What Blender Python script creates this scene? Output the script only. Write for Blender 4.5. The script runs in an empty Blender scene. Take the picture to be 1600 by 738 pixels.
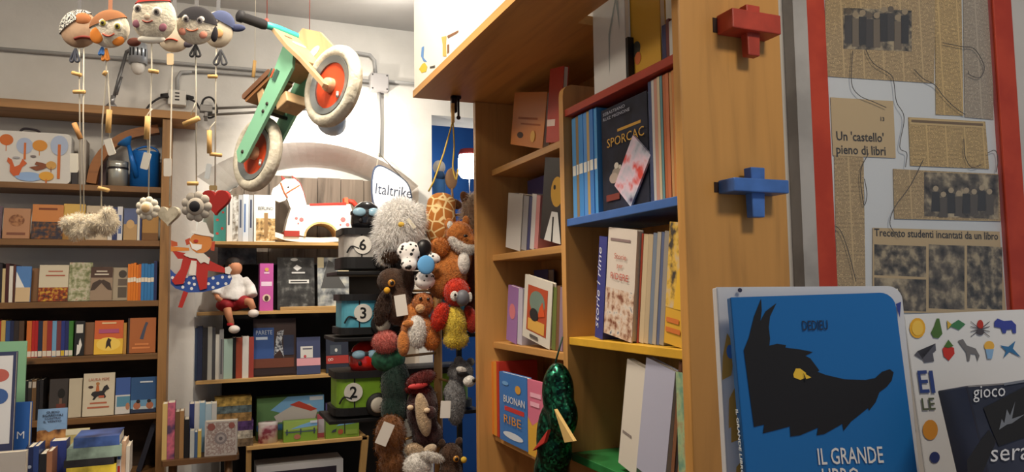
import bpy, bmesh, math, random
from mathutils import Vector, Matrix
random.seed(7)
R = math.radians
S = bpy.context.scene
COL = S.collection
# ------------------------------------------------------------------ camera
EYE = Vector((0.0, 0.0, 1.55)); F = 1155.0; YAW, PITCH, ROLL = R(22.6), R(4.3), R(0.8)
_f = Vector((math.sin(YAW)*math.cos(PITCH), math.cos(YAW)*math.cos(PITCH), math.sin(PITCH)))
_r = Vector((math.cos(YAW), -math.sin(YAW), 0)); _u = _r.cross(_f)
CR = _r*math.cos(ROLL) - _u*math.sin(ROLL); CU = _u*math.cos(ROLL) + _r*math.sin(ROLL); CF = _f
cd = bpy.data.cameras.new('camera'); cam = bpy.data.objects.new('camera', cd); COL.objects.link(cam)
cd.sensor_width = 36; cd.lens = 36*F/1600; cd.clip_start = 0.02; cd.clip_end = 60
cam.matrix_world = Matrix(((CR.x, CU.x, -CF.x, EYE.x), (CR.y, CU.y, -CF.y, EYE.y), (CR.z, CU.z, -CF.z, EYE.z), (0, 0, 0, 1)))
S.camera = cam
S.view_settings.view_transform = 'Standard'; S.view_settings.look = 'None'
S.view_settings.gamma = 1; S.view_settings.use_curve_mapping = False
S.view_settings.exposure = 0.0
# ------------------------------------------------------------------ world + large lights
w = bpy.data.worlds.new('world'); S.world = w; w.use_nodes = True
w.node_tree.nodes['Background'].inputs[0].default_value = (0.75, 0.86, 1.0, 1)
w.node_tree.nodes['Background'].inputs[1].default_value = 0.32
_rc = CF + CR*(-200/F) + CU*(325/F); ZL = EYE.z + _rc.z*4.75/_rc.y - .06   # just under the ceiling
def light(kind, name, loc, power, col=(1, .86, .68), size=.2, aim=None, spot=None):
    l = bpy.data.lights.new(name, kind); l.energy = power; l.color = col
    if kind == 'AREA': l.shape = 'DISK'; l.size = size
    else: l.shadow_soft_size = size
    if spot: l.spot_size = R(spot); l.spot_blend = .6
    o = bpy.data.objects.new(name, l); COL.objects.link(o); o.location = loc
    if aim is not None: o.rotation_euler = (Vector(aim)-Vector(loc)).to_track_quat('-Z', 'Y').to_euler()
    return o
light('AREA', 'ceiling_lamp_front_offscreen', (1.3, -.2, ZL), 34, size=.5, aim=(1.0, 1.2, 1.2))
light('AREA', 'ceiling_lamp_left_offscreen', (-1.0, 2.3, ZL), 34, size=.5, aim=(-.6, 2.6, 0))
light('SPOT', 'ceiling_spot_offscreen', (.25, 2.45, ZL), 52, (1, .9, .76), .05, aim=(.8, 2.85, 2.1), spot=110)
light('AREA', 'ceiling_lamp_middle_offscreen', (.35, 1.9, ZL), 42, size=.4, aim=(.45, 2.2, 0))
# ------------------------------------------------------------------ pixel helpers (1600 x 738 frame)
def ray(px, py): return CF + CR*((px-800)/F) + CU*((369-py)/F)
def P(px, py, d): return EYE + ray(px, py)*d
def onY(px, py, Y): r = ray(px, py); return EYE + r*(Y/r.y)
def onX(px, py, X): r = ray(px, py); return EYE + r*(X/r.x)
def onZ(px, py, z): r = ray(px, py); return EYE + r*((z-EYE.z)/r.z)
def onPl(px, py, p, n): r = ray(px, py); return EYE + r*((p-EYE).dot(n)/r.dot(n))
# ------------------------------------------------------------------ materials
def lin(c):
    return tuple(((v/255)/12.92 if v/255 <= .04045 else ((v/255+.055)/1.055)**2.4) for v in c[:3]) + (1,)
_mc = {}
def M(col, rough=.6, metal=0, coat=0, spec=.4):
    k = ('M', tuple(col), rough, metal, coat)
    if k in _mc: return _mc[k]
    m = bpy.data.materials.new('paint_%02x%02x%02x' % tuple(int(v) for v in col[:3])); m.use_nodes = True
    b = m.node_tree.nodes['Principled BSDF']
    b.inputs['Base Color'].default_value = lin(col); b.inputs['Roughness'].default_value = rough
    b.inputs['Metallic'].default_value = metal; b.inputs['Coat Weight'].default_value = coat
    b.inputs['Specular IOR Level'].default_value = spec
    _mc[k] = m; return m
def _ramp(nt, fac, stops):
    r = nt.nodes.new('ShaderNodeValToRGB'); e = r.color_ramp.elements
    while len(e) < len(stops): e.new(.5)
    for el, (p, c) in zip(e, stops): el.position = p; el.color = lin(c)
    nt.links.new(fac, r.inputs[0]); return r.outputs[0]
def MN(stops, scale=8, detail=3, rough=.7, stretch=(1, 1, 1), bump=0, bscale=None, sheen=0, coord='Object', metal=0):
    """noise through a colour ramp: stops = [(pos, rgb), ...]"""
    k = ('N', str(stops), scale, detail, rough, stretch, bump, bscale, sheen, coord, metal)
    if k in _mc: return _mc[k]
    m = bpy.data.materials.new('mottled'); m.use_nodes = True; nt = m.node_tree; b = nt.nodes['Principled BSDF']
    tc = nt.nodes.new('ShaderNodeTexCoord'); mp = nt.nodes.new('ShaderNodeMapping'); mp.inputs['Scale'].default_value = stretch
    nt.links.new(tc.outputs[coord], mp.inputs[0])
    n = nt.nodes.new('ShaderNodeTexNoise'); n.inputs['Scale'].default_value = scale; n.inputs['Detail'].default_value = detail
    nt.links.new(mp.outputs[0], n.inputs['Vector'])
    nt.links.new(_ramp(nt, n.outputs['Fac'], stops), b.inputs['Base Color'])
    b.inputs['Roughness'].default_value = rough; b.inputs['Sheen Weight'].default_value = sheen; b.inputs['Metallic'].default_value = metal
    b.inputs['Specular IOR Level'].default_value = .35
    if bump:
        n2 = nt.nodes.new('ShaderNodeTexNoise'); n2.inputs['Scale'].default_value = bscale or scale*3; n2.inputs['Detail'].default_value = 4
        nt.links.new(mp.outputs[0], n2.inputs['Vector'])
        bp = nt.nodes.new('ShaderNodeBump'); bp.inputs['Strength'].default_value = bump; bp.inputs['Distance'].default_value = .01
        nt.links.new(n2.outputs['Fac'], bp.inputs['Height']); nt.links.new(bp.outputs[0], b.inputs['Normal'])
    _mc[k] = m; return m
def WOOD(col, axis='Z', rough=.5, knots=True, contrast=.14):
    """sawn wood, grain along the given object axis"""
    k = ('W', tuple(col), axis, rough, knots, contrast)
    if k in _mc: return _mc[k]
    m = bpy.data.materials.new('wood'); m.use_nodes = True; nt = m.node_tree; b = nt.nodes['Principled BSDF']
    tc = nt.nodes.new('ShaderNodeTexCoord'); mp = nt.nodes.new('ShaderNodeMapping')
    s = [9, 9, 9]; s['XYZ'.index(axis)] = .7; mp.inputs['Scale'].default_value = s
    nt.links.new(tc.outputs['Object'], mp.inputs[0])
    n = nt.nodes.new('ShaderNodeTexNoise'); n.inputs['Scale'].default_value = 2.2; n.inputs['Detail'].default_value = 5; n.inputs['Distortion'].default_value = .8
    nt.links.new(mp.outputs[0], n.inputs['Vector'])
    d = tuple(max(0, v*(1-contrast*1.5)) for v in col); l = tuple(min(255, v*(1+contrast*.5)) for v in col)
    c = _ramp(nt, n.outputs['Fac'], [(.3, d), (.5, col), (.72, l)])
    if knots:
        v = nt.nodes.new('ShaderNodeTexVoronoi'); v.inputs['Scale'].default_value = 4.2
        mp2 = nt.nodes.new('ShaderNodeMapping'); s2 = [1, 1, 1]; s2['XYZ'.index(axis)] = .62; mp2.inputs['Scale'].default_value = s2
        nt.links.new(tc.outputs['Object'], mp2.inputs[0]); nt.links.new(mp2.outputs[0], v.inputs['Vector'])
        kr = _ramp(nt, v.outputs['Distance'], [(.03, (255, 255, 255)), (.075, (0, 0, 0))])
        mx = nt.nodes.new('ShaderNodeMix'); mx.data_type = 'RGBA'
        nt.links.new(kr, mx.inputs['Factor']); nt.links.new(c, mx.inputs[6]); mx.inputs[7].default_value = lin(tuple(v*.5 for v in col)); c = mx.outputs[2]
    nt.links.new(c, b.inputs['Base Color']); b.inputs['Roughness'].default_value = rough; b.inputs['Specular IOR Level'].default_value = .35
    _mc[k] = m; return m
def GLOW(col, e):
    m = bpy.data.materials.new('glow'); m.use_nodes = True; b = m.node_tree.nodes['Principled BSDF']
    b.inputs['Base Color'].default_value = lin(col); b.inputs['Emission Color'].default_value = lin(col); b.inputs['Emission Strength'].default_value = e; return m
def GLASS():
    if 'glass' in _mc: return _mc['glass']
    m = bpy.data.materials.new('glass'); m.use_nodes = True; nt = m.node_tree
    for n in list(nt.nodes):
        if n.type == 'BSDF_PRINCIPLED': nt.nodes.remove(n)
    t = nt.nodes.new('ShaderNodeBsdfTransparent'); g = nt.nodes.new('ShaderNodeBsdfGlossy'); g.inputs['Roughness'].default_value = .08
    lw = nt.nodes.new('ShaderNodeLayerWeight'); lw.inputs[0].default_value = .5; pw = nt.nodes.new('ShaderNodeMath'); pw.operation = 'POWER'; pw.inputs[1].default_value = 4
    f = nt.nodes.new('ShaderNodeMath'); f.operation = 'MULTIPLY_ADD'; f.inputs[1].default_value = .7; f.inputs[2].default_value = .04; mx = nt.nodes.new('ShaderNodeMixShader')
    nt.links.new(lw.outputs['Facing'], pw.inputs[0]); nt.links.new(pw.outputs[0], f.inputs[0])
    nt.links.new(f.outputs[0], mx.inputs[0]); nt.links.new(t.outputs[0], mx.inputs[1]); nt.links.new(g.outputs[0], mx.inputs[2])
    nt.links.new(mx.outputs[0], nt.nodes['Material Output'].inputs[0]); _mc['glass'] = m; return m
def TEXTLINES(paper, ink, rows=260, cols=60):
    """newsprint: rows of broken ink dashes, object X across and object Z down"""
    k = ('T', paper, ink, rows, cols)
    if k in _mc: return _mc[k]
    m = bpy.data.materials.new('newsprint'); m.use_nodes = True; nt = m.node_tree; b = nt.nodes['Principled BSDF']
    tc = nt.nodes.new('ShaderNodeTexCoord'); sx = nt.nodes.new('ShaderNodeSeparateXYZ'); nt.links.new(tc.outputs['Object'], sx.inputs[0])
    def math_(op, a, bv):
        n = nt.nodes.new('ShaderNodeMath'); n.operation = op
        if hasattr(a, 'is_linked'): nt.links.new(a, n.inputs[0])
        else: n.inputs[0].default_value = a
        if hasattr(bv, 'is_linked'): nt.links.new(bv, n.inputs[1])
        else: n.inputs[1].default_value = bv
        return n.outputs[0]
    z = math_('MULTIPLY', sx.outputs[2], rows); fr = math_('FRACT', z, 0); fl = math_('FLOOR', z, 0)
    line = math_('LESS_THAN', fr, .55)
    cb = nt.nodes.new('ShaderNodeCombineXYZ'); nt.links.new(math_('MULTIPLY', sx.outputs[0], cols*4), cb.inputs[0]); nt.links.new(math_('MULTIPLY', fl, 7.3), cb.inputs[2])
    n = nt.nodes.new('ShaderNodeTexNoise'); n.inputs['Scale'].default_value = 1; n.inputs['Detail'].default_value = 1; nt.links.new(cb.outputs[0], n.inputs['Vector'])
    word = math_('GREATER_THAN', n.outputs['Fac'], .42)
    col = math_('GREATER_THAN', math_('FRACT', math_('MULTIPLY', sx.outputs[0], 14.5), 0), .07)
    fac = math_('MULTIPLY', math_('MULTIPLY', line, word), math_('MULTIPLY', col, .75))
    mx = nt.nodes.new('ShaderNodeMix'); mx.data_type = 'RGBA'; nt.links.new(fac, mx.inputs['Factor'])
    mx.inputs[6].default_value = lin(paper); mx.inputs[7].default_value = lin(ink); nt.links.new(mx.outputs[2], b.inputs['Base Color'])
    b.inputs['Roughness'].default_value = .85; _mc[k] = m; return m
# ------------------------------------------------------------------ mesh builder
ID = Matrix.Identity(4)
def T(x, y=None, z=None):
    return Matrix.Translation(x if y is None else (x, y, z))
def RX(a): return Matrix.Rotation(R(a), 4, 'X')
def RY(a): return Matrix.Rotation(R(a), 4, 'Y')
def RZ(a): return Matrix.Rotation(R(a), 4, 'Z')
def SC(x, y, z): return Matrix.Diagonal((x, y, z, 1))
def frame(o, x, z):
    x = Vector(x).normalized(); z = Vector(z); z = (z - x*z.dot(x)).normalized(); y = z.cross(x)
    return Matrix(((x.x, y.x, z.x, o[0]), (x.y, y.y, z.y, o[1]), (x.z, y.z, z.z, o[2]), (0, 0, 0, 1)))
class MB:
    def __init__(s): s.v = []; s.f = []; s.m = []; s.s = []
    def add(s, vs, fs, X=ID, mi=0, sm=False):
        b = len(s.v); s.v += [tuple(X @ Vector(v)) for v in vs]
        for f in fs: s.f.append(tuple(i+b for i in f)); s.m.append(mi); s.s.append(sm)
        return s
    def box(s, x0, x1, y0, y1, z0, z1, X=ID, mi=0):
        return s.add([(x0,y0,z0),(x1,y0,z0),(x1,y1,z0),(x0,y1,z0),(x0,y0,z1),(x1,y0,z1),(x1,y1,z1),(x0,y1,z1)],
                     [(0,3,2,1),(4,5,6,7),(0,1,5,4),(1,2,6,5),(2,3,7,6),(3,0,4,7)], X, mi)
    def prism(s, poly, d0, d1, X=ID, mi=0, sm=False):
        """polygon in local XZ (counter-clockwise seen from -Y), extruded along Y from d0 to d1"""
        n = len(poly); vs = [(p[0], d0, p[1]) for p in poly]+[(p[0], d1, p[1]) for p in poly]
        s.add(vs, [tuple(range(n)), tuple(range(2*n-1, n-1, -1))], X, mi)
        return s.add(vs, [(i, i+n, (i+1) % n+n, (i+1) % n) for i in range(n)], X, mi, sm)
    def flat(s, poly, y, X=ID, mi=0):
        return s.add([(p[0], y, p[1]) for p in poly], [tuple(range(len(poly)))], X, mi)
    def lathe(s, prof, seg=20, X=ID, mi=0, sm=True):
        vs = []; fs = []; n = len(prof)
        for i in range(seg):
            a = 2*math.pi*i/seg
            for r, z in prof: vs.append((r*math.cos(a), r*math.sin(a), z))
        for i in range(seg):
            for j in range(n-1):
                a, b = i*n+j, ((i+1) % seg)*n+j; fs.append((a, b, b+1, a+1))
        return s.add(vs, fs, X, mi, sm)
    def ell(s, c, r, X=ID, mi=0, seg=16, ring=10):
        if not hasattr(r, '__len__'): r = (r, r, r)
        vs = [(0, 0, -1)]; fs = []
        for j in range(1, ring):
            p = math.pi*j/ring - math.pi/2
            for i in range(seg):
                a = 2*math.pi*i/seg; vs.append((math.cos(p)*math.cos(a), math.cos(p)*math.sin(a), math.sin(p)))
        vs.append((0, 0, 1))
        for i in range(seg):
            k = (i+1) % seg; fs.append((0, 1+k, 1+i))
            for j in range(ring-2): fs.append((1+j*seg+i, 1+j*seg+k, 1+(j+1)*seg+k, 1+(j+1)*seg+i))
            fs.append((1+(ring-2)*seg+i, 1+(ring-2)*seg+k, len(vs)-1))
        return s.add(vs, fs, X @ T(*c) @ SC(*r), mi, True)
    def tube(s, pts, r, seg=8, X=ID, mi=0, closed=False):
        pts = [Vector(p) for p in pts]; n = len(pts); rr = r if hasattr(r, '__len__') else [r]*n; vs = []; fs = []
        prev = None
        for i, p in enumerate(pts):
            d = (pts[(i+1) % n]-pts[i-1]) if closed else (pts[min(i+1, n-1)]-pts[max(i-1, 0)])
            d = d.normalized() if d.length > 1e-9 else Vector((0, 0, 1))
            a = prev if prev is not None else (Vector((0, 0, 1)) if abs(d.z) < .9 else Vector((1, 0, 0)))
            a = (a - d*a.dot(d)).normalized(); b = d.cross(a); prev = a
            for k in range(seg):
                t = 2*math.pi*k/seg; vs.append(tuple(p+(a*math.cos(t)+b*math.sin(t))*rr[i]))
        for i in range(n if closed else n-1):
            for k in range(seg):
                j = (i+1) % n; fs.append((i*seg+k, i*seg+(k+1) % seg, j*seg+(k+1) % seg, j*seg+k))
        if not closed: fs += [tuple(range(seg-1, -1, -1)), tuple((n-1)*seg+k for k in range(seg))]
        return s.add(vs, fs, X, mi, True)
    def mesh(s, name, mats):
        me = bpy.data.meshes.new(name); me.from_pydata(s.v, [], s.f)
        for m in (mats if isinstance(mats, (list, tuple)) else [mats]): me.materials.append(m)
        me.polygons.foreach_set('material_index', s.m); me.polygons.foreach_set('use_smooth', s.s); me.update(); return me
    def build(s, name, mats, parent=None, bev=0, X=None, bseg=2):
        o = bpy.data.objects.new(name, s.mesh(name, mats)); COL.objects.link(o); o.parent = parent
        if X is not None: o.matrix_local = X
        if bev:
            b = o.modifiers.new('bevel', 'BEVEL'); b.width = bev; b.segments = bseg; b.limit_method = 'ANGLE'; b.angle_limit = R(40)
        return o
def smooth_mesh(o, voxel, it=6):
    """fuse overlapping shapes into one skin"""
    m = o.modifiers.new('remesh', 'REMESH'); m.mode = 'VOXEL'; m.voxel_size = voxel; m.use_smooth_shade = True
    if it: s = o.modifiers.new('smooth', 'SMOOTH'); s.factor = .5; s.iterations = it
    bpy.context.view_layer.update()
    me = bpy.data.meshes.new_from_object(o.evaluated_get(bpy.context.evaluated_depsgraph_get()))
    o.modifiers.clear(); o.data = me; return o
def circle(cx, cz, r, n=20, rz=None, a0=0, a1=360):
    rz = rz or r; k = n if abs(a1-a0) >= 360 else n+1
    return [(cx+r*math.cos(R(a0+(a1-a0)*i/n)), cz+rz*math.sin(R(a0+(a1-a0)*i/n))) for i in range(k)]
def rrect(x0, x1, z0, z1, r, n=5):
    out = []
    for cx, cz, a in ((x1-r, z1-r, 0), (x0+r, z1-r, 90), (x0+r, z0+r, 180), (x1-r, z0+r, 270)):
        out += [(cx+r*math.cos(R(a+90*i/n)), cz+r*math.sin(R(a+90*i/n))) for i in range(n+1)]
    return out
def spline(pts, n=8, closed=False):
    pts = [Vector(p) for p in pts]; N = len(pts); out = []
    for i in range(N if closed else N-1):
        if closed: a, b, c, d = pts[i-1], pts[i], pts[(i+1) % N], pts[(i+2) % N]
        else: a, b, c, d = pts[max(i-1, 0)], pts[i], pts[i+1], pts[min(i+2, N-1)]
        for k in range(n):
            t = k/n; out.append(.5*((2*b)+(c-a)*t+(2*a-5*b+4*c-d)*t*t+(3*b-a-3*c+d)*t**3))
    if not closed: out.append(pts[-1])
    return out
LABELS = []
def tag(o, label, cat, group=None):
    o['label'] = label; o['category'] = cat; LABELS.append(label)
    if group: o['group'] = group
    return o
def thing(name, label, cat, X=ID, group=None):
    o = bpy.data.objects.new(name, None); COL.objects.link(o); o.empty_display_size = .05
    o.matrix_world = X if isinstance(X, Matrix) else T(*X); return tag(o, label, cat, group)
def struct(o): o['kind'] = 'structure'; return o
def stuff(o): o['kind'] = 'stuff'; return o
_tc = {}
def text(parent, s, x, z, h, mat, y=-.001, w=None, align='CENTER', name='title', shear=0, bold=0, X=ID):
    """flat lettering in the local XZ plane, facing -Y; h = cap height, w = total width"""
    k = (s, shear, bold)
    if k not in _tc:
        c = bpy.data.curves.new('t', 'FONT'); c.body = s; c.size = 1; c.resolution_u = 2; c.align_x = 'LEFT'; c.shear = shear; c.offset = bold
        o = bpy.data.objects.new('t', c); COL.objects.link(o); bpy.context.view_layer.update()
        me = bpy.data.meshes.new_from_object(o.evaluated_get(bpy.context.evaluated_depsgraph_get())); bpy.data.objects.remove(o)
        vs = [v.co.copy() for v in me.vertices]; fs = [tuple(p.vertices) for p in me.polygons]
        _tc[k] = (vs, fs, min(v.x for v in vs), max(v.x for v in vs), min(v.y for v in vs), max(v.y for v in vs))
    vs, fs, a, b, lo, hi = _tc[k]
    sy = h/.7; sx = w/(b-a) if w else sy
    off = {'CENTER': (a+b)/2, 'LEFT': a, 'RIGHT': b}[align]
    mb = MB().add([((v.x-off)*sx, 0, v.y*sy) for v in vs], fs, X @ T(x, y, z))
    return mb.build(name, mat, parent)
def art(parent, items, wd, ht, y=-.0008, X=ID, name='cover_art', step=.0005):
    """flat print on the local XZ plane; items in fractions of width and height"""
    k = 0
    for it in items:
        kind = it[0]
        if kind == 't':
            _, s, u, v, hh, c = it[:6]; kw = dict(it[6]) if len(it) > 6 else {}; ww = kw.pop('w', None)
            text(parent, s, u*wd, v*ht, hh*ht, M(c) if not isinstance(c, bpy.types.Material) else c, y=y-step*(len(items)+1), w=ww*wd if ww else None, X=X, **kw); continue
        c = it[-1]; m = c if isinstance(c, bpy.types.Material) else M(c); yy = y-step*k; k += 1
        if kind == 'r': _, a, b, c2, d = it[:5]; poly = [(a*wd, b*ht), (c2*wd, b*ht), (c2*wd, d*ht), (a*wd, d*ht)]
        elif kind == 'e': _, a, b, ra, rb = it[:5]; poly = circle(a*wd, b*ht, ra*wd, 18, rb*ht)
        elif kind == 'c': _, a, b, ra = it[:4]; poly = circle(a*wd, b*ht, ra*wd, 18)
        else: poly = [(p[0]*wd, p[1]*ht) for p in it[1]]
        MB().flat(poly, yy, X).build(name, m, parent)
def FURM(c):
    """fur strands: half reflecting, half letting light through"""
    m = bpy.data.materials.new('fur_strand'); m.use_nodes = True; nt = m.node_tree; nt.nodes.remove(nt.nodes['Principled BSDF'])
    d = nt.nodes.new('ShaderNodeBsdfDiffuse'); t = nt.nodes.new('ShaderNodeBsdfTranslucent'); mx = nt.nodes.new('ShaderNodeMixShader'); mx.inputs[0].default_value = .5
    d.inputs[0].default_value = t.inputs[0].default_value = lin(c)
    nt.links.new(d.outputs[0], mx.inputs[1]); nt.links.new(t.outputs[0], mx.inputs[2]); nt.links.new(mx.outputs[0], nt.nodes['Material Output'].inputs[0]); return m
PAPER = M((222, 214, 196), .9)
def book(X, a, h, dep, col, label, face=True, arts=(), group=None, pages=PAPER, c=None, name='book', rough=.45, cat='book', spine_col=None):
    """X: bottom-left-front corner, local X right, Y back, Z up. face=True shows its cover, else its spine"""
    r = thing(name, label, cat, X, group); m = col if isinstance(col, bpy.types.Material) else M(col, rough)
    thick = dep if face else a
    c = c or min(.0025, thick*.18); mb = MB()
    if face:
        mb.box(0, a, 0, c, 0, h); mb.box(0, a, dep-c, dep, 0, h); mb.box(0, c, c, dep-c, 0, h)
        MB().box(c, a-.003, c, dep-c, .003, h-.003).build('pages', pages, r)
    else:
        mb.box(0, c, 0, dep, 0, h); mb.box(a-c, a, 0, dep, 0, h); mb.box(c, a-c, 0, c, 0, h)
        MB().box(c, a-c, c, dep-.004, .003, h-.003).build('pages', pages, r)
    mb.build('cover', m, r)
    if arts: art(r, arts, a, h)
    return r
# ================================================================== the setting
PLASTER = MN([(.3, (205, 203, 198)), (.7, (222, 220, 216))], 3, 4, .9, bump=.12, bscale=30)
CEIL = MN([(.3, (200, 199, 197)), (.7, (214, 213, 211))], 2, 4, .9, bump=.1, bscale=20)
PINE = WOOD((186, 138, 80), 'Z', .42, True, .08); PINE_Y = WOOD((186, 138, 80), 'Y', .42, True, .08); PINE_X = WOOD((178, 122, 62), 'X', .5)
PINE_PANEL = WOOD((190, 140, 76), 'Z', .4, True, .07)
BACKY = 4.75; CEILZ = onY(600, 44, BACKY).z
mb = MB().box(-3.2, 3.2, -1.2, 7.2, -.1, 0)
struct(mb.build('floor', WOOD((120, 92, 66), 'Y', .5, False)))
struct(MB().box(-3.2, 3.2, -1.2, BACKY+.5, CEILZ, CEILZ+.12).build('ceiling', CEIL))
struct(MB().box(-3.3, -3.2, -1.2, 6, 0, CEILZ).build('wall_left', PLASTER))
# back wall with a splayed, arched recess and a doorway to the blue room
NL = onY(304, 480, BACKY).x; NR = onY(655, 480, BACKY).x
ZS = onY(306, 276, BACKY).z; ZC = onY(480, 222, BACKY).z; NB = BACKY+.42
DL = onY(675, 300, BACKY).x; DR = DL+1.0; DT = 2.75
def arch(xa, xb, zs, zc, n=24):
    w_ = (xb-xa)/2; h_ = zc-zs; rad = (w_*w_+h_*h_)/(2*h_); cz = zc-rad; cx = (xa+xb)/2
    return [(xa+(xb-xa)*i/n, cz+math.sqrt(max(0, rad*rad-(xa+(xb-xa)*i/n-cx)**2))) for i in range(n+1)]
fo = arch(NL, NR, ZS, ZC); bi = arch(NL+.16, NR-.03, ZS-.05, ZC-.09)
mb = MB()
def q(a, b, c_, d): mb.add([a, b, c_, d], [(0, 1, 2, 3)])
q((-3.2, BACKY, 0), (NL, BACKY, 0), (NL, BACKY, CEILZ), (-3.2, BACKY, CEILZ))
q((NR, BACKY, 0), (DL, BACKY, 0), (DL, BACKY, CEILZ), (NR, BACKY, CEILZ))
q((DL, BACKY, DT), (DR, BACKY, DT), (DR, BACKY, CEILZ), (DL, BACKY, CEILZ))
q((DR, BACKY, 0), (3.2, BACKY, 0), (3.2, BACKY, CEILZ), (DR, BACKY, CEILZ))
q((DL, BACKY, 0), (DL, BACKY+.3, 0), (DL, BACKY+.3, DT), (DL, BACKY, DT)); q((DR, BACKY, 0), (DR, BACKY, DT), (DR, BACKY+.3, DT), (DR, BACKY+.3, 0))
q((DL, BACKY, DT), (DL, BACKY+.3, DT), (DR, BACKY+.3, DT), (DR, BACKY, DT))
for i in range(24):
    a, b = fo[i], fo[i+1]; c_, d = bi[i], bi[i+1]
    q((a[0], BACKY, a[1]), (b[0], BACKY, b[1]), (b[0], BACKY, CEILZ), (a[0], BACKY, CEILZ))
    q((a[0], BACKY, a[1]), (c_[0], NB, c_[1]), (d[0], NB, d[1]), (b[0], BACKY, b[1]))
    q((c_[0], NB, 0), (d[0], NB, 0), (d[0], NB, d[1]), (c_[0], NB, c_[1]))
q((NL, BACKY, 0), (NL, BACKY, fo[0][1]), (bi[0][0], NB, bi[0][1]), (bi[0][0], NB, 0))
q((NR, BACKY, 0), (bi[-1][0], NB, 0), (bi[-1][0], NB, bi[-1][1]), (NR, BACKY, fo[-1][1]))
struct(mb.build('wall_back', PLASTER))
# blue room beyond the doorway
bp = onY(672, 300, 5.7); bd = Vector((.866, .5, 0)); bn = Vector((.5, -.866, 0))
zt = onPl(712, 187, bp, bn).z
e = bp+bd*2.6; s0 = bp-bd*.5
struct(MB().add([(s0.x, s0.y, 0), (e.x, e.y, 0), (e.x, e.y, zt), (s0.x, s0.y, zt)], [(0, 1, 2, 3)]).build('wall_far', MN([(.3, (30, 84, 158)), (.7, (38, 94, 168))], 3, 3, .8)))
struct(MB().box(.8, 3.9, BACKY+.3, 7.2, zt, zt+.08).build('ceiling_far', CEIL))
# wall beside the pine units (it carries the framed clippings)
WP = Vector((1.40, 1.64, 0)); WD = Vector((.9888, -.1495, 0)); WN = Vector((-.1495, -.9888, 0))
we = WP+WD*2.0
mb = MB().add([(WP.x, WP.y, 0), (we.x, we.y, 0), (we.x, we.y, CEILZ), (WP.x, WP.y, CEILZ),
               (WP.x, WP.y+.12, 0), (we.x, we.y+.12, 0), (we.x, we.y+.12, CEILZ), (WP.x, WP.y+.12, CEILZ)],
              [(0, 1, 2, 3), (5, 4, 7, 6), (0, 3, 7, 4), (1, 5, 6, 2)])
mb.box(1.40, 1.48, WP.y+.12, 3.0, 0, CEILZ)
struct(mb.build('wall_right', MN([(.3, (188, 186, 182)), (.7, (206, 204, 200))], 3, 4, .85)))
# ------------------------------------------------------------------ dark planks closing the recess
pb = thing('plank_panel', 'weathered grey wooden planks closing the back of the arched recess', 'wooden panel', T((NL+NR)/2, NB-.06, 0))
x0 = onY(341, 330, NB-.05).x; x1 = onY(603, 330, NB-.05).x; z0 = onY(450, 388, NB-.05).z
zt0 = onY(341, 270, NB-.05).z; zt1 = onY(603, 284, NB-.05).z; cx = (NL+NR)/2; n = 7
for i in range(n):
    a = x0+(x1-x0)*i/n; b = x0+(x1-x0)*(i+1)/n-.004; zz = (zt0+zt1)/2+random.uniform(-.006, .006)
    def soff(x_):   # height of the sloping vault over the planks
        t_ = .385/.42; l_ = NL+.16*t_; u_ = min(1, max(0, (x_-l_)/(NR-.03*t_-l_)))*24; k_ = min(23, int(u_)); g_ = u_-k_
        return min((fo[k_+q_][1]*(1-t_)+bi[k_+q_][1]*t_) for q_ in (0, 1))-.004
    a = max(a, NL+.16*.92+.002)
    MB().prism([(a-cx, z0-.1), (b-cx, z0-.1)]+[(b-cx+(a-b)*j_/6, min(zz, soff(b+(a-b)*j_/6))) for j_ in range(7)], 0, .022).build('plank', WOOD((118, 108, 98), 'Z', .8, True, .3), pb, bev=.002)
MB().box(x0+.03-cx, x1-cx, .022, .04, z0-.05, z0+.02).build('batten', WOOD((96, 88, 80), 'X', .8), pb)
# black lining behind the recess shelves
bk_ = MB().box(bi[0][0]+.005, bi[-1][0]-.005, NB-.012, NB-.002, .0, z0-.11).build('backing_board', MN([(.3, (14, 13, 14)), (.7, (30, 28, 28))], 4, 3, .75))
tag(bk_, 'black backing board behind the shelves of the arched recess', 'board')
# ------------------------------------------------------------------ recess shelving
NY = BACKY-.02
nz = [onY(420, y_, NY).z for y_ in (378, 486, 590, 696)]
rs = thing('recess_shelving', 'light wooden shelves fitted in the dark arched recess', 'shelf', T(0, NY, 0))
for k, zt_ in enumerate(nz):
    xl = NL+.012 if k < 3 else onY(385, 700, NY).x; xr = NR-.03 if k < 3 else onY(574, 690, NY).x
    poly = [(xl, 0), (xr, 0), (min(xr, NR-.04), .34), (max(xl, NL+.145), .34)]
    vs = [(p[0], p[1], zt_-.02) for p in poly]+[(p[0], p[1], zt_) for p in poly]
    MB().add(vs, [(3, 2, 1, 0), (4, 5, 6, 7), (0, 1, 5, 4), (1, 2, 6, 5), (2, 3, 7, 6), (3, 0, 4, 7)]).build('shelf_board', WOOD((198, 158, 100), 'X', .5), rs, bev=.0015)
xr = onY(574, 690, NY).x
MB().add([(xr-.03, 0, nz[3]), (xr+.01, 0, nz[3]), (xr-.05, 0, 0), (xr-.09, 0, 0), (xr-.03, .03, nz[3]), (xr+.01, .03, nz[3]), (xr-.05, .03, 0), (xr-.09, .03, 0)],
         [(0, 3, 2, 1), (4, 5, 6, 7), (0, 1, 5, 4), (1, 2, 6, 5), (2, 3, 7, 6), (3, 0, 4, 7)]).build('leg', WOOD((190, 150, 92), 'Z', .5), rs)
MB().box(onY(385, 700, NY).x, onY(385, 700, NY).x+.03, .02, .05, 0, nz[3]-.02).build('leg', WOOD((190, 150, 92), 'Z', .5), rs)
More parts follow.
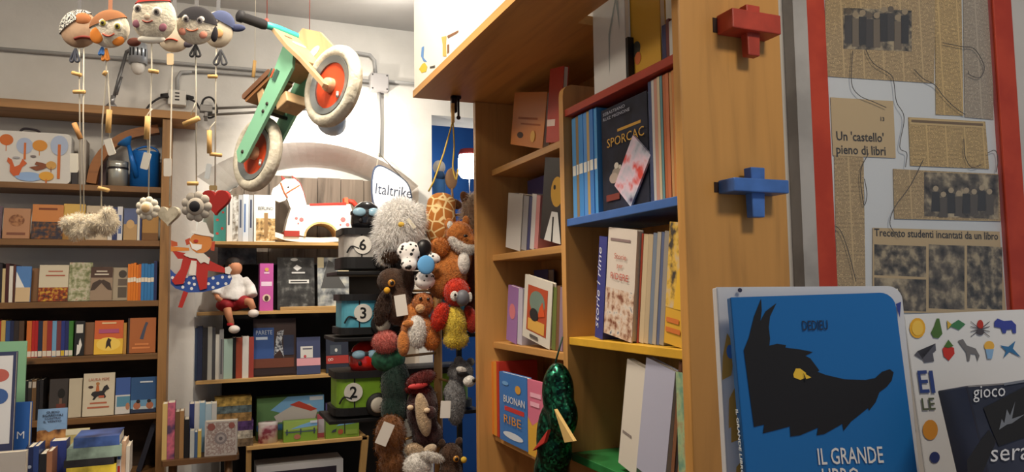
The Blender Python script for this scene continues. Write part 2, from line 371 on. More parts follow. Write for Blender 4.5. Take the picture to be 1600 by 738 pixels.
# ------------------------------------------------------------------ left bookcase
BY = 4.5
bz = [onY(150, y_, BY).z for y_ in (289, 375, 471, 556, 652, 748)]
bxr = onY(262, 480, BY).x; bxl = -1.55
bc = thing('bookcase', 'tall brown wooden bookcase full of books against the white wall', 'bookcase', T(bxr, BY, 0))
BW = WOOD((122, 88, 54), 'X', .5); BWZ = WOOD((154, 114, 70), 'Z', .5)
MB().box(-.045, 0, -.01, .245, 0, onY(262, 186, BY).z-.004).build('side_panel', BWZ, bc, bev=.002)
MB().box(bxl-bxr, bxl-bxr+.03, 0, .245, 0, bz[0]+.45).build('side_panel', BWZ, bc, bev=.002)
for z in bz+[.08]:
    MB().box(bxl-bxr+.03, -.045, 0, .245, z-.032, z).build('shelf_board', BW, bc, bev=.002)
ztop = onY(262, 186, BY).z
MB().box(bxl-bxr, .13, -.02, .245, ztop, ztop+.045).build('top_board', WOOD((160, 118, 72), 'X', .5), bc, bev=.002)
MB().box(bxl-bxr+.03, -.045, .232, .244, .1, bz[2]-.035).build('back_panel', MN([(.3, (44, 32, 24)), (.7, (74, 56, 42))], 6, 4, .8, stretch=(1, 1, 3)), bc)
# ------------------------------------------------------------------ pine units on the right
UX = 1.06; UY0 = 1.45; UY1 = onX(884, 400, UX).y; UD = .30
def uz(y_): return onX(886, y_, UX).z
SH = [('red', (166, 62, 46), uz(168)), ('blue', (64, 104, 172), uz(342)), ('yellow', (206, 160, 52), uz(527)), ('green', (42, 112, 58), uz(706))]
un = thing('keyed_bookcase', 'pine bookcase with red, blue, yellow and green shelves keyed through its side', 'bookcase', T(UX, UY0, 0))
LEN = UY1-UY0; ptop = onX(884, 128, UX).z
MB().box(-.012, .30, 0, .032, 0, 2.62).build('side_panel', PINE_PANEL, un, bev=.004)
prof = [(0, 0), (.30, 0), (.30, ptop), (.03, ptop), (.012, ptop-.008), (.003, ptop-.02), (0, ptop-.04)]
MB().prism(prof, LEN, LEN+.03).build('side_panel', PINE, un, bev=.002)
MB().box(.285, .297, .032, LEN, 0, ptop-.1).build('back_panel', WOOD((170, 124, 72), 'Z', .5), un)
for nm, c, z in SH:
    o = MB().box(.006, .284, .032, LEN, z-.024, z).build('shelf_board', MN([(.35, tuple(v*.93 for v in c)), (.65, c)], 14, 3, .4), un, bev=.002); o['label'] = nm+' painted shelf board'
for (nm, c, z), (tx0, ty0, tx1, ty1) in zip(SH[:2], ((1120, 32, 1212, 62), (1122, 285, 1224, 306))):
    m = MN([(.35, tuple(v*.95 for v in c)), (.65, tuple(min(255, v*1.12) for v in c))], 14, 3, .4)
    a = onY(tx0, (ty0+ty1)/2, UY0); b = onY(tx1-18, (ty0+ty1)/2, UY0); zc = a.z; hh = abs(onY(tx0, ty0, UY0).z-onY(tx0, ty1, UY0).z)/2
    zc = (onY((tx0+tx1)/2, ty0, UY0).z+onY((tx0+tx1)/2, ty1, UY0).z)/2
    t = MB().box(a.x-UX, b.x-UX, -.06, 0, zc-hh, zc+hh).build('tenon', m, un, bev=.003); t['label'] = nm+' shelf tenon pushed through the pine side'
    MB().box(a.x-UX-.012, a.x-UX+.016, -.0015, 0, zc-hh*.75, zc+hh*.75).build('slot', M((40, 20, 14), .8), un, bev=.0)
    kx = (a.x+b.x)/2-UX+.004; kt = onY(1166, 10 if nm == 'red' else 262, UY0-.03).z; kb = onY(1166, 88 if nm == 'red' else 340, UY0-.03).z
    vs = [(kx-.019, -.042, kb), (kx+.017, -.042, kb), (kx+.017, -.018, kb), (kx-.019, -.018, kb), (kx-.022, -.044, kt), (kx+.021, -.044, kt), (kx+.021, -.016, kt), (kx-.022, -.016, kt)]
    k_ = MB().add(vs, [(0, 3, 2, 1), (4, 5, 6, 7), (0, 1, 5, 4), (1, 2, 6, 5), (2, 3, 7, 6), (3, 0, 4, 7)]).build('wedge_key', m, un, bev=.003); k_['label'] = nm+' wooden wedge locking the tenon'
# second pine unit behind it
VY1 = onX(745, 400, UX).y; VY0 = UY1+.034
u2 = thing('pine_bookcase', 'plain pine bookcase standing beyond the keyed one under the pine canopy', 'bookcase', T(UX, VY0, 0))
OZ = onY(645, 150, VY1).z   # underside of the canopy
L2 = VY1-VY0
MB().box(0, .31, L2, L2+.03, 0, OZ).build('side_panel', PINE, u2, bev=.002)
MB().box(.30, .31, 0, L2, 0, OZ).build('back_panel', WOOD((170, 118, 64), 'Z', .5), u2)
xf = onY(768, 265, VY1).x
V2 = [onX(768, y_, xf).z for y_ in (266, 399, 534, 676)]
for z in V2: MB().box(xf-UX, .30, 0, L2, z-.026, z).build('shelf_board', PINE_Y, u2, bev=.002)
# canopy board
cxl = onY(645, 150, VY1+.03).x
MB_ = MB().prism([(cxl, 0), (UX-.02, 0), (UX-.02, .028), (cxl, .028)], .95, VY1+.03)
MB_.box(UX-.02, UX+.34, 1.955, VY1+.03, 0, .028)
cn = MB_.build('canopy_board', PINE_Y, None, X=T(0, 0, OZ+.001))
tag(cn, 'wide pine canopy board jutting out above the pine bookcases', 'canopy')
# ================================================================== book helpers placed from the photograph
def fbook(x0, y0, x1, y1, Y, zb, col, label, arts=(), dep=.02, tilt=7, group=None, name='book', c=None, lean=0):
    """cover facing the room (-Y); zb = shelf height"""
    a = onY(x0, (y0+y1)/2, Y); b = onY(x1, (y0+y1)/2, Y); zt = onY((x0+x1)/2, y0, Y).z
    return book(T(a.x, Y, zb+.0006+dep*math.sin(R(tilt))) @ RY(lean) @ RX(-tilt), b.x-a.x, (zt-zb)/math.cos(R(tilt)), dep, col, label, True, arts, group, name=name, c=c)
def spines(Y, zb, px, specs, where, dep=.14, rnd=.006):
    """row of books showing their spines; specs = (width px, top px, colour name, rgb[, art])"""
    for i, sp in enumerate(specs):
        wpx, top, cn, c = sp[:4]; a = onY(px, top, Y).x; b = onY(px+wpx, top, Y).x; zt = onY(px+wpx/2, top, Y).z; px += wpx
        pv = specs[i-1][2] if i else None; nx = specs[i+1][2] if i+1 < len(specs) else None
        if pv == cn or nx == cn:
            i0 = i
            while i0 and specs[i0-1][2] == cn: i0 -= 1
            i1 = i
            while i1+1 < len(specs) and specs[i1+1][2] == cn: i1 += 1
            g = f'{cn} spines {where}'; o_ = ORD[i1-i]
            if i1+1 < len(specs): lab = f'{cn} spined book, {o_} from the {specs[i1+1][2]} one {where}'
            else: lab = f'{cn} spined book, {ORD[i-i0]} from the {specs[i0-1][2]} one {where}' if i0 else f'{cn} spined book in the row {where}'
        elif pv and nx: lab = f'{cn} spined book between {pv} and {nx} ones {where}'; g = None
        elif nx: lab = f'{cn} spined book at the row end beside {nx} one {where}'; g = None
        elif pv: lab = f'{cn} spined book closing the row after {pv} one {where}'; g = None
        else: lab = f'{cn} spined book {where}'; g = None
        if lab in LABELS: g = g or lab
        book(T(a+.0004, Y+random.uniform(0, rnd), zb+.0005), max(.004, b-a-.0008), zt-zb, dep*random.uniform(.9, 1), c, lab, False, sp[4] if len(sp) > 4 else (), g)
ORD = ['first', 'second', 'third', 'fourth', 'fifth', 'sixth', 'seventh', 'eighth', 'ninth', 'tenth']
WHT = (226, 222, 212)
# ------------------------------------------------------------------ brown bookcase, second shelf (first row of books)
z = bz[1]; Y = BY+.03; W2 = 'on the second bookcase shelf'
def scene_art(sky, mid, low): return [('r', 0, 0, 1, .45, low), ('r', 0, .45, 1, .62, mid)]
fbook(-22, 322, 2, 374, Y, z, (92, 70, 84), 'mauve covered book half hidden behind the tan picture book', dep=.015)
fbook(4, 326, 46, 374, Y-.012, z, (168, 120, 84), 'tan picture book with faint brown drawing on the second bookcase shelf',
      [('e', .5, .6, .3, .2, MN([(.4, (168, 120, 84)), (.6, (120, 78, 56))], 60)), ('r', .15, .12, .85, .2, (120, 72, 52))])
fbook(49, 320, 98, 374, Y, z, (190, 116, 44), 'orange cover book with a dark blue town below',
      [('r', 0, 0, 1, .5, MN([(.35, (38, 44, 66)), (.5, (74, 62, 60)), (.7, (150, 92, 44))], 45)), ('r', .2, .84, .8, .9, (120, 60, 30))])
fbook(98, 319, 132, 374, Y+.012, z, (206, 166, 70), 'yellow ochre book behind the fluffy hanging clouds', [('r', 0, .0, 1, .3, (150, 110, 48))])
fbook(134, 322, 168, 374, Y+.012, z, (196, 178, 150), 'beige cover book behind the right fluffy cloud', [('r', .1, .5, .9, .8, (160, 130, 100))])
spines(Y, z, 169, [(7, 322, 'white', WHT), (8, 324, 'navy', (48, 58, 104)), (8, 323, 'pale', (214, 214, 216), [('r', .2, .2, .8, .75, (90, 110, 160))])], W2)
fbook(193, 326, 214, 374, Y, z, (68, 84, 130), 'blue book with a sandy figure at its foot', [('r', 0, 0, 1, .5, (176, 142, 96)), ('e', .5, .5, .3, .14, (196, 160, 110))])
spines(Y, z, 215, [(4, 328, 'ivory', WHT), (3, 328, 'dark navy', (40, 50, 96))], W2)
fbook(222, 338, 247, 374, Y, z, (168, 120, 44), 'dark mustard book standing at the right end of the shelf', [('r', 0, 0, 1, .3, (120, 80, 36))])
# ------------------------------------------------------------------ third shelf
z = bz[2]; W3 = 'on the third bookcase shelf'
spines(Y, z, -14, [(10, 410, 'black', (30, 26, 28)), (8, 412, 'dark', (44, 38, 44)), (5, 420, 'cream', (206, 186, 140)), (6, 412, 'maroon', (74, 34, 34)), (6, 416, 'white', WHT), (4, 414, 'brown', (92, 52, 40)), (6, 416, 'blue', (62, 92, 156), [('r', 0, 0, 1, .55, (210, 210, 214))])], W3)
fbook(24, 417, 47, 471, Y-.02, z, (74, 122, 182), 'book with blue sky and a sandy shore', [('r', 0, 0, 1, .4, (204, 178, 140)), ('p', [(0, .4), (.6, .4), (0, .85)], (226, 226, 222))])
fbook(47, 420, 60, 471, Y+.03, z, (128, 88, 52), 'narrow brown book set back beside the blue sky book')
fbook(60, 415, 106, 470, Y, z, (206, 196, 172), 'cream cover book with a yellow field and red flowers',
      [('r', 0, 0, 1, .38, MN([(.35, (60, 52, 40)), (.5, (150, 60, 36)), (.68, (206, 172, 62))], 55)), ('r', 0.300, 0.807, 0.800, 0.840, (170, 92, 70)), ('r', 0.220, 0.689, 0.880, 0.728, (170, 92, 70))])
fbook(107, 411, 143, 470, Y+.006, z, MN([(.3, (96, 110, 72)), (.45, (150, 152, 116)), (.6, (198, 194, 172)), (.75, (170, 120, 100))], 42, 4), 'pale green book covered in leaves and blossoms')
fbook(141, 418, 175, 471, Y-.014, z, (148, 126, 104), 'sepia book with a large dark moustache on its cover',
      [('r', 0, .68, 1, 1, (74, 50, 40)), ('p', [(0, .3), (.2, .32), (.5, .52), (.8, .32), (1, .3), (.9, .52), (.6, .62), (.5, .6), (.4, .62), (.1, .52)], (64, 48, 40)), ('r', 0.250, 0.849, 0.750, 0.888, (206, 196, 180)), ('r', 0.170, 0.759, 0.830, 0.798, (206, 196, 180))])
fbook(176, 419, 199, 470, Y+.004, z, (160, 146, 124), 'grey beige book with dark stamp like print', [('r', .35, .08, .95, .4, (84, 74, 64)), ('e', .65, .8, .28, .12, (64, 56, 50)), ('r', .35, .45, .95, .65, (96, 84, 74))])
OR_, BL_ = (222, 124, 36), (52, 122, 184)
band = [('r', 0, .5, 1, .62, (232, 220, 200))]
spines(Y, z, 200, [(5, 413, 'orange', OR_, band), (4, 412, 'orange', OR_, band), (4, 411, 'orange', OR_, band), (4, 414, 'orange', OR_, band), (4, 413, 'orange', (206, 108, 40), band),
                   (5, 412, 'light blue', BL_, band), (5, 412, 'light blue', BL_, band), (5, 413, 'light blue', BL_, band), (5, 412, 'light blue', BL_, band), (5, 408, 'navy', (40, 48, 92))], W3)
# ------------------------------------------------------------------ fourth shelf
z = bz[3]; W4 = 'on the fourth bookcase shelf'
spines(Y, z, -16, [(10, 500, 'salmon', (196, 112, 96)), (8, 502, 'red', (160, 52, 46)), (7, 501, 'yellow', (196, 166, 90)), (7, 502, 'blue', (54, 82, 132)), (6, 502, 'navy', (36, 44, 78)), (8, 502, 'dark', (52, 44, 42)), (8, 502, 'brown', (84, 62, 44))], 'at the left of shelf four')
lb = [('r', .05, .02, .95, .17, (222, 214, 200))]
spines(Y, z, 42, [(8, 502, 'orange', (208, 112, 48), lb), (5, 502, 'red', (180, 40, 36), lb), (5, 502, 'red', (176, 36, 36), lb), (7, 502, 'navy', (38, 46, 70), lb), (7, 502, 'tan', (190, 118, 62), lb), (8, 502, 'dark red', (152, 54, 50), lb), (7, 502, 'sky blue', (112, 162, 200), lb), (7, 502, 'plum', (116, 62, 66), lb), (6, 502, 'blue', (46, 58, 128), [('r', .05, .02, .95, .17, (216, 186, 60))]), (6, 502, 'indigo', (44, 48, 104), lb), (7, 502, 'green', (64, 124, 52), lb)], W4)
fbook(116, 503, 131, 557, Y-.01, z, (18, 18, 20), 'black book with a white silhouette at the end of coloured spines', [('p', [(.25, 0), (.55, .06), (.8, .3), (.6, .5), (.5, .42), (.45, .3), (.3, .32)], (222, 220, 214)), ('r', .15, .65, .85, .9, (206, 204, 196))])
fbook(131, 505, 147, 556, Y+.02, z, (124, 88, 58), 'brown book set back left of the sunset cover')
fbook(147, 502, 192, 556, Y, z, (206, 96, 46), 'orange sunset book with a dark leaping figure',
      [('r', 0, 0, 1, .45, (230, 184, 60)), ('e', .5, .3, .42, .2, (238, 202, 90)), ('p', [(.4, .15), (.5, .25), (.6, .15), (.56, .35), (.6, .42), (.48, .48), (.42, .36)], (40, 26, 24)), ('r', .15, .62, .85, .74, (172, 80, 120)), ('r', .25, .9, .75, .94, (236, 210, 160))])
spines(Y, z, 193, [(5, 505, 'amber', (190, 142, 70))], 'between the sunset and burnt orange covers')
fbook(200, 498, 243, 554, Y, z, (172, 98, 46), 'burnt orange book with a thin blue figure', [('r', -.02, 0, .05, 1, (60, 40, 32)), ('p', [(.42, .4), (.55, .38), (.66, .75), (.72, .86), (.62, .88), (.52, .66)], (70, 76, 96)), ('r', .15, .12, .8, .17, (214, 132, 74)), ('r', .25, .22, .75, .27, (214, 132, 74))])
# ------------------------------------------------------------------ fifth shelf
z = bz[4]; W5 = 'on the fifth bookcase shelf'
spines(Y, z, 36, [(8, 596, 'black', (22, 20, 22)), (6, 594, 'dark grey', (48, 46, 44), [('r', .1, .8, .9, .95, (180, 176, 168))]), (7, 594, 'bronze', (110, 84, 54), [('r', .1, .8, .9, .95, (190, 180, 168))]), (5, 595, 'black', (26, 24, 26)), (6, 594, 'charcoal', (40, 38, 40))], W5)
fbook(76, 594, 105, 654, Y, z, (62, 56, 54), 'dim grey book with a dark head and brick red dress', [('e', .65, .62, .2, .13, (20, 18, 18)), ('r', .4, 0, .9, .36, (104, 50, 40)), ('r', .55, .36, .7, .5, (110, 84, 70))])
fbook(107, 593, 127, 653, Y-.01, z, (196, 186, 164), 'plain cream book left of the white horseman cover', dep=.03, tilt=4)
INK = (176, 98, 72)
fbook(129, 585, 178, 653, Y-.014, z, (206, 196, 174), 'tall ivory book with a dark horse and rider',
      [('t', 'LAURA PEPE', .5, .82, .065, INK, {'w': .66}), ('r', 0.230, 0.279, 0.770, 0.318, INK), ('r', 0.150, 0.179, 0.850, 0.218, INK),
       ('p', [(.25, .5), (.35, .44), (.3, .38), (.36, .37), (.45, .45), (.6, .46), (.7, .4), (.74, .44), (.68, .52), (.74, .58), (.84, .62), (.76, .72), (.66, .68), (.6, .58), (.4, .58), (.3, .56)], (38, 36, 40)),
       ('p', [(.4, .57), (.52, .57), (.5, .7), (.42, .72)], (182, 104, 60)), ('e', .46, .75, .06, .04, (176, 120, 70)), ('r', .5, .42, .68, .47, (184, 92, 66)), ('e', .24, .68, .08, .03, (70, 50, 44))])
fbook(180, 592, 203, 651, Y, z, (62, 92, 160), 'blue topped book with a white lower half and sea picture', [('r', 0, 0, 1, .52, (204, 202, 200)), ('r', .1, .2, 1, .48, (84, 138, 166)), ('e', .85, .2, .14, .1, (176, 122, 90))])
fbook(204, 591, 244, 650, Y-.006, z, (44, 82, 130), 'deep blue night sky book with two crouching children', [('r', 0, 0, 1, .36, (104, 150, 186)), ('r', 0, 0, 1, .12, (30, 44, 70)), ('r', .1, .1, .9, .18, (186, 196, 200)), ('e', .25, .2, .14, .1, (168, 104, 74)), ('e', .75, .2, .14, .1, (168, 104, 74)), ('e', .3, .32, .08, .05, (36, 28, 30)), ('e', .72, .32, .08, .05, (36, 28, 30)), ('r', .35, .84, .85, .88, (206, 216, 226))])
# sixth shelf
z = bz[5]
r_ = book(T(bxr-.0455-.26*math.sin(R(16))-.025*math.cos(R(16)), Y+.02, z+.0072) @ RY(16), .025, .26, .15, (38, 40, 52), 'dark slate book leaning alone on the lowest visible bookcase shelf', False)
# ------------------------------------------------------------------ top shelf of the brown bookcase: case, bag, arch, box, watering can
z = bz[0]; Y = BY+.02
a = onY(-8, 245, Y); b = onY(111, 245, Y); zt = onY(60, 207, Y).z; wd = b.x-a.x; ht = zt-z
cs = thing('picture_case', 'white carry case printed with autumn trees and squirrels', 'case', T(a.x, Y, z))
MB().prism(rrect(0, wd, .001, ht, .025), 0, .10).build('case_body', M((206, 204, 200), .5), cs, bev=.004)
MB().tube([(.0, .05, ht+.002), (wd*.5, .05, ht+.004), (wd-.02, .05, ht+.001)], .004, 6).build('zip', M((40, 36, 40)), cs)
MB().tube(spline([(wd*.28, .05, ht), (wd*.33, .05, ht+.025), (wd*.5, .05, ht+.02), (wd*.56, .05, ht)], 6), .006, 6).build('handle', M((44, 36, 44)), cs)
TR, OC, BLU, BR = (196, 104, 44), (204, 138, 52), (164, 178, 204), (128, 72, 44)
art(cs, [('r', .0, .04, .02, .7, (120, 140, 170)), ('e', .14, .82, .09, .11, TR), ('r', .135, .6, .145, .74, TR), ('e', .38, .72, .11, .16, BLU), ('r', .37, .45, .4, .78, TR), ('e', .58, .74, .1, .11, OC), ('r', .57, .54, .58, .65, OC),
         ('e', .84, .76, .12, .2, BLU), ('r', .82, .1, .86, .78, TR), ('e', .45, .12, .18, .09, (142, 172, 214)), ('p', [(.2, .2), (.25, .12), (.32, .14), (.36, .3), (.42, .38), (.36, .46), (.32, .34), (.26, .3), (.22, .44), (.17, .48), (.16, .4), (.2, .34)], (196, 92, 46)),
         ('p', [(.45, .3), (.55, .24), (.64, .28), (.72, .36), (.62, .4), (.54, .42), (.52, .36), (.58, .34), (.5, .32)], BR), ('e', .74, .36, .07, .08, (196, 150, 80)), ('r', .735, .22, .745, .32, BR), ('e', .68, .14, .1, .09, (214, 158, 60)), ('r', .67, .0, .69, .08, TR), ('e', .28, .48, .05, .02, (160, 160, 164)), ('e', .5, .52, .04, .02, (120, 110, 110))], wd, ht, name='print')
def slab(x0, y0, x1, y1, Y_, col, label, name, cat, dep=.08, bev=.004):
    a = onY(x0, (y0+y1)/2, Y_); b = onY(x1, (y0+y1)/2, Y_); zt = onY((x0+x1)/2, y0, Y_).z
    return a.x, b.x, zt
a0, b0, zt = slab(122, 218, 134, 289, Y+.06, None, '', '', '')
book(T(a0, Y+.06, z+.0005), b0-a0, zt-z, .13, (170, 162, 152), 'pale grey upright volume behind the hanging cords', False)
a0, b0, zt = slab(112, 265, 121, 289, Y+.02, None, '', '', '')
book(T(a0, Y+.02, z+.0005), b0-a0, zt-z, .12, (38, 32, 36), 'short black volume beside the squirrel case', False)
a0, b0, zt = slab(152, 236, 166, 289, Y+.145, None, '', '', '')
book(T(a0, Y+.145, z+.0005), b0-a0, zt-z, .07, (62, 30, 34), 'dark maroon volume behind the wooden arch', False)
# arched wooden piece
pts = [onY(x, y, Y+.1) for x, y in ((143, 287), (150, 258), (168, 233), (195, 214), (222, 206), (248, 202))]
vs = []; pp = spline(pts, 5); mb = MB(); out = []; inn = []
for i, p in enumerate(pp):
    d = (pp[min(i+1, len(pp)-1)]-pp[max(i-1, 0)]); d.y = 0; d.normalize(); nrm = Vector((-d.z, 0, d.x)); out.append(p+nrm*.024); inn.append(p-nrm*.024)
zc = z
poly = [(p.x, max(p.z, zc)) for p in inn]+[(p.x, max(p.z, zc)) for p in reversed(out)]
ar = mb.prism(poly, Y+.08, Y+.14).build('wooden_arch', WOOD((150, 96, 50), 'X', .5), None, bev=.003)
tag(ar, 'large curved wooden arch piece rising behind the blue watering can', 'toy')
# metal canister with clamp
a0, b0, zt = slab(167, 246, 199, 288, Y+.03, None, '', '', '')
r0 = (b0-a0)/2
cn_ = thing('metal_canister', 'shiny metal canister left of the blue watering can', 'canister', T((a0+b0)/2, Y+.03+r0, z))
MB().lathe([(0, 0), (r0, 0), (r0, (zt-z)*.66), (r0*.96, (zt-z)*.7), (r0, (zt-z)*.74), (r0, (zt-z)*.9), (0, (zt-z)*.92)], 24).build('body', M((196, 198, 190), .25, .6), cn_)
MB().lathe([(r0*1.02, (zt-z)*.62), (r0*1.04, (zt-z)*.66), (r0*1.02, (zt-z)*.7)], 24).build('clamp_ring', M((54, 52, 56), .4, .5), cn_)
# watering can
a0, b0, zt = slab(202, 237, 249, 289, Y+.06, None, '', '', '')
r0 = (b0-a0)/2; h = zt-z; wc = thing('watering_can', 'bright blue metal watering can with a broad rose', 'watering can', T((a0+b0)/2, Y+.03+r0*.9, z))
BLUE = M((24, 104, 186), .35, .1)
MB().lathe([(0, .001), (r0, .001), (r0*1.0, h*.9), (r0*1.03, h*.94), (r0*1.03, h), (r0*.97, h), (r0*.95, h*.9), (0, h*.88)], 28).build('body', BLUE, wc)
tip = Vector((-r0*1.05, -.06, h*1.12)); MB().tube([(-r0*.45, -r0*.75, h*.28), (-r0*.8, -.09, h*.75), tip], [.017, .013, .010], 10).build('spout', BLUE, wc)
MB().lathe([(0, 0), (.012, 0), (.042, .03), (.044, .036), (0, .04)], 18, frame(tip, (0, 1, 0), (-.55, -.25, .7))).build('rose', M((40, 110, 178), .45), wc)
MB().tube(spline([(r0*.93, 0, h*.93), (r0*.75, 0, h*1.1), (r0*.1, 0, h*1.17), (-r0*.6, 0, h*1.08), (-r0*.9, 0, h*.93)], 6), .006, 6).build('handle', BLUE, wc)
# ================================================================== the arched recess
def ccw(p):
    return p if sum(p[i][0]*p[(i+1) % len(p)][1]-p[(i+1) % len(p)][0]*p[i][1] for i in range(len(p))) > 0 else p[::-1]
def poly(pts, Y): return [(lambda p: (p.x, p.z))(onY(x, y, Y)) for x, y in pts]
def rel(pl, o): return [(x-o.x, z-o.z) for x, z in pl]
Y = NY+.03; z = nz[0]
# gift bag and city books on the top recess shelf
a = onY(334, 345, Y+.05); b = onY(353, 345, Y+.05); zt = onY(343, 312, Y+.05).z
gb = thing('gift_bag', 'teal gift bag with red dots and a coral handle', 'gift bag', T(a.x, Y+.05, z))
MB().box(0, b.x-a.x, 0, .06, .0005, zt-z).build('bag', M((74, 168, 164), .5), gb)
art(gb, [('c', .3, .2, .12, (206, 84, 74)), ('c', .7, .32, .12, (206, 84, 74)), ('c', .3, .52, .12, (214, 96, 84)), ('c', .75, .7, .1, (206, 84, 74))], b.x-a.x, zt-z, name='dots')
MB().tube(spline([(.014, .03, zt-z), (.016, .03, zt-z+.045), (.045, .03, zt-z+.05), (.05, .03, zt-z)], 6), .008, 6).build('handle', M((206, 74, 58)), gb)
spines(Y, z, 355, [(9, 305, 'white', (222, 222, 218), [('r', .2, .35, .5, .9, (70, 80, 90))]), (9, 304, 'photo', MN([(.4, (220, 220, 216)), (.6, (120, 110, 96))], 30), ()), (7, 305, 'grey', (182, 184, 188), [('r', .3, .3, .7, .9, (70, 80, 100))]), (9, 304, 'pale blue', (206, 214, 224), [('r', .2, .2, .5, .8, (90, 120, 170))]), (7, 305, 'silver', (176, 180, 186), [('r', .3, .3, .7, .9, (50, 60, 90))])], 'on the top recess shelf')
fbook(397, 305, 430, 378, Y, z, (226, 226, 220), 'white city guide reading BERLINO with a sandy tower', [('r', .1, .02, 1, .5, MN([(.35, (100, 76, 50)), (.55, (196, 160, 104)), (.7, (226, 206, 170))], 40)), ('r', .48, .1, .66, .62, (150, 116, 72)), ('t', 'BERLINO', .55, .68, .07, (60, 70, 80), {'w': .7})], tilt=2)
# ------------------------------------------------------------------ rocking horse
HY = NY+.06; o = onY(500, 376, HY); o.z = z+.002
hz_ = o.z-onY(500, 376, HY).z
def hp(pts): return [(x-o.x, zz-onY(500, 376, HY).z) for x, zz in poly(pts, HY)]
WHITE = M((232, 228, 222), .4); RED = M((182, 44, 32), .45); CREAM = WOOD((214, 178, 124), 'X', .5, False)
rh = thing('rocking_horse', 'white wooden rocking horse with red saddle, tail and bridle', 'rocking horse', T(o))
archp = [(502+27*math.cos(R(a_)), 366-23*math.sin(R(a_))) for a_ in range(0, 181, 15)]
MB().prism(ccw(hp([(445, 359), (449, 340), (456, 319), (482, 317), (547, 316), (555, 340), (560, 366)]+archp)), 0, .17).build('body', WHITE, rh, bev=.004)
MB().prism(ccw(hp([(502+27*math.cos(R(a_)), 366-23*math.sin(R(a_))) for a_ in range(0, 181, 15)]+[(502+24*math.cos(R(a_)), 366-20*math.sin(R(a_))) for a_ in range(180, -1, -15)])), -.004, .174).build('arch_trim', CREAM, rh)
MB().prism(ccw(hp([(456, 321), (450, 304), (447, 308), (438, 311), (429, 307), (425, 298), (428, 289), (436, 284), (441, 278), (447, 274), (462, 274), (470, 281), (476, 296), (482, 319)])), .06, .11).build('head', WHITE, rh, bev=.008)
for dx in (0, 17):
    MB().prism(ccw(hp([(444+dx, 278), (441+dx, 268), (447+dx, 272), (449+dx, 278)])), .075, .095).build('ear', M((150, 40, 30)), rh, bev=.002)
MB().prism(ccw(hp([(466, 274), (472, 280), (479, 300), (481, 312), (477, 306), (472, 290), (464, 278)])), .07, .1).build('mane', M((120, 44, 40)), rh)
MB().tube([(x, .055, zz) for x, zz in hp([(440, 280), (446, 296), (451, 304)])], .004, 6).tube([(x, .055, zz) for x, zz in hp([(449, 297), (458, 291), (470, 284)])], .004, 6).build('bridle', M((206, 96, 50)), rh)
MB().ell((hp([(452, 287)])[0][0], .058, hp([(452, 287)])[0][1]), .006).build('eye', M((40, 30, 30)), rh)
MB().prism(ccw(hp([(484, 318), (484, 315), (541, 313), (541, 317)])), -.003, .173).build('saddle', RED, rh, bev=.002)
MB().prism(ccw(hp([(541, 317), (540, 304), (546, 304), (547, 317)])), .05, .12).build('backrest', M((214, 96, 60)), rh, bev=.002)
MB().tube([(x, .085, zz) for x, zz in hp([(546, 308), (555, 310), (563, 319), (567, 332)])], [.012, .018, .016, .008], 10).build('tail', M((176, 52, 34)), rh)
for dy in (.005, .15):
    rk = [(417, 352), (430, 359), (446, 364), (470, 367), (500, 368), (530, 367), (552, 363), (571, 357)]
    MB().prism(ccw(hp(rk+[(571, 363), (552, 370), (530, 374), (500, 376), (470, 375), (446, 372), (430, 367), (416, 359)])), dy, dy+.025).build('rocker', CREAM if dy > .1 else WHITE, rh, bev=.002)
MB().box(hp([(444, 360)])[0][0], hp([(468, 360)])[0][0], -.006, .18, hp([(444, 366)])[0][1], hp([(444, 357)])[0][1]).build('foot_rest', M((160, 50, 40)), rh, bev=.002)
mb = MB()
for x, y, r in ((471, 340, 3.2), (463, 338, 2.2), (466, 346, 1.2), (536, 340, 3.8), (543, 348, 2.8), (532, 348, 1.5)):
    p = hp([(x, y)])[0]; MB().flat(circle(p[0], p[1], r*.0043), -.001).build('spot', M((196, 110, 110)), rh)
# ------------------------------------------------------------------ second recess shelf
z = nz[1]
SLY = NB-.085; a = onY(337, 400, SLY); b = onY(401, 400, SLY)
pk = MB().box(a.x, b.x, SLY, SLY+.015, onY(370, 414, SLY).z, onY(370, 386, SLY).z).build('plastic_sleeve', MN([(.35, (40, 40, 42)), (.6, (92, 92, 94)), (.75, (150, 150, 150))], 14, 4, .2, bump=.3), None, bev=.004)  # pale noise patches put highlights of the plastic into its colour
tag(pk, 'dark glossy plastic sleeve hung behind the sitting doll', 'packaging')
a = onY(406, 450, Y).x; b = onY(427, 450, Y).x
book(T(a, Y, z+.0005), b-a, onY(416, 412, Y).z-z, .13, (198, 92, 168), 'bright pink upright box with a tiny portrait', False, [('r', 0.100, 0.521, 0.900, 0.612, (240, 214, 236)), ('r', .3, .78, .7, .82, (230, 190, 220)), ('e', .5, .27, .3, .08, (226, 200, 180)), ('e', .5, .26, .16, .06, (70, 44, 40)), ('e', .5, .87, .15, .04, (214, 170, 90))])
fbook(434, 403, 492, 482, Y+.01, z, MN([(.35, (34, 34, 36)), (.55, (58, 58, 58)), (.72, (120, 120, 118))], 20, 5), 'charcoal book with a white logo and mountain photograph', [('e', .45, .96, .1, .03, (170, 170, 168)), ('p', [(.42, .8), (.52, .86), (.66, .8), (.53, .74)], (206, 206, 206)), ('r', .3, .5, .85, .57, (214, 214, 212)), ('r', 0.345, 0.521, 0.795, 0.547, (40, 40, 40)), ('r', .38, .69, .74, .72, (190, 190, 190))])
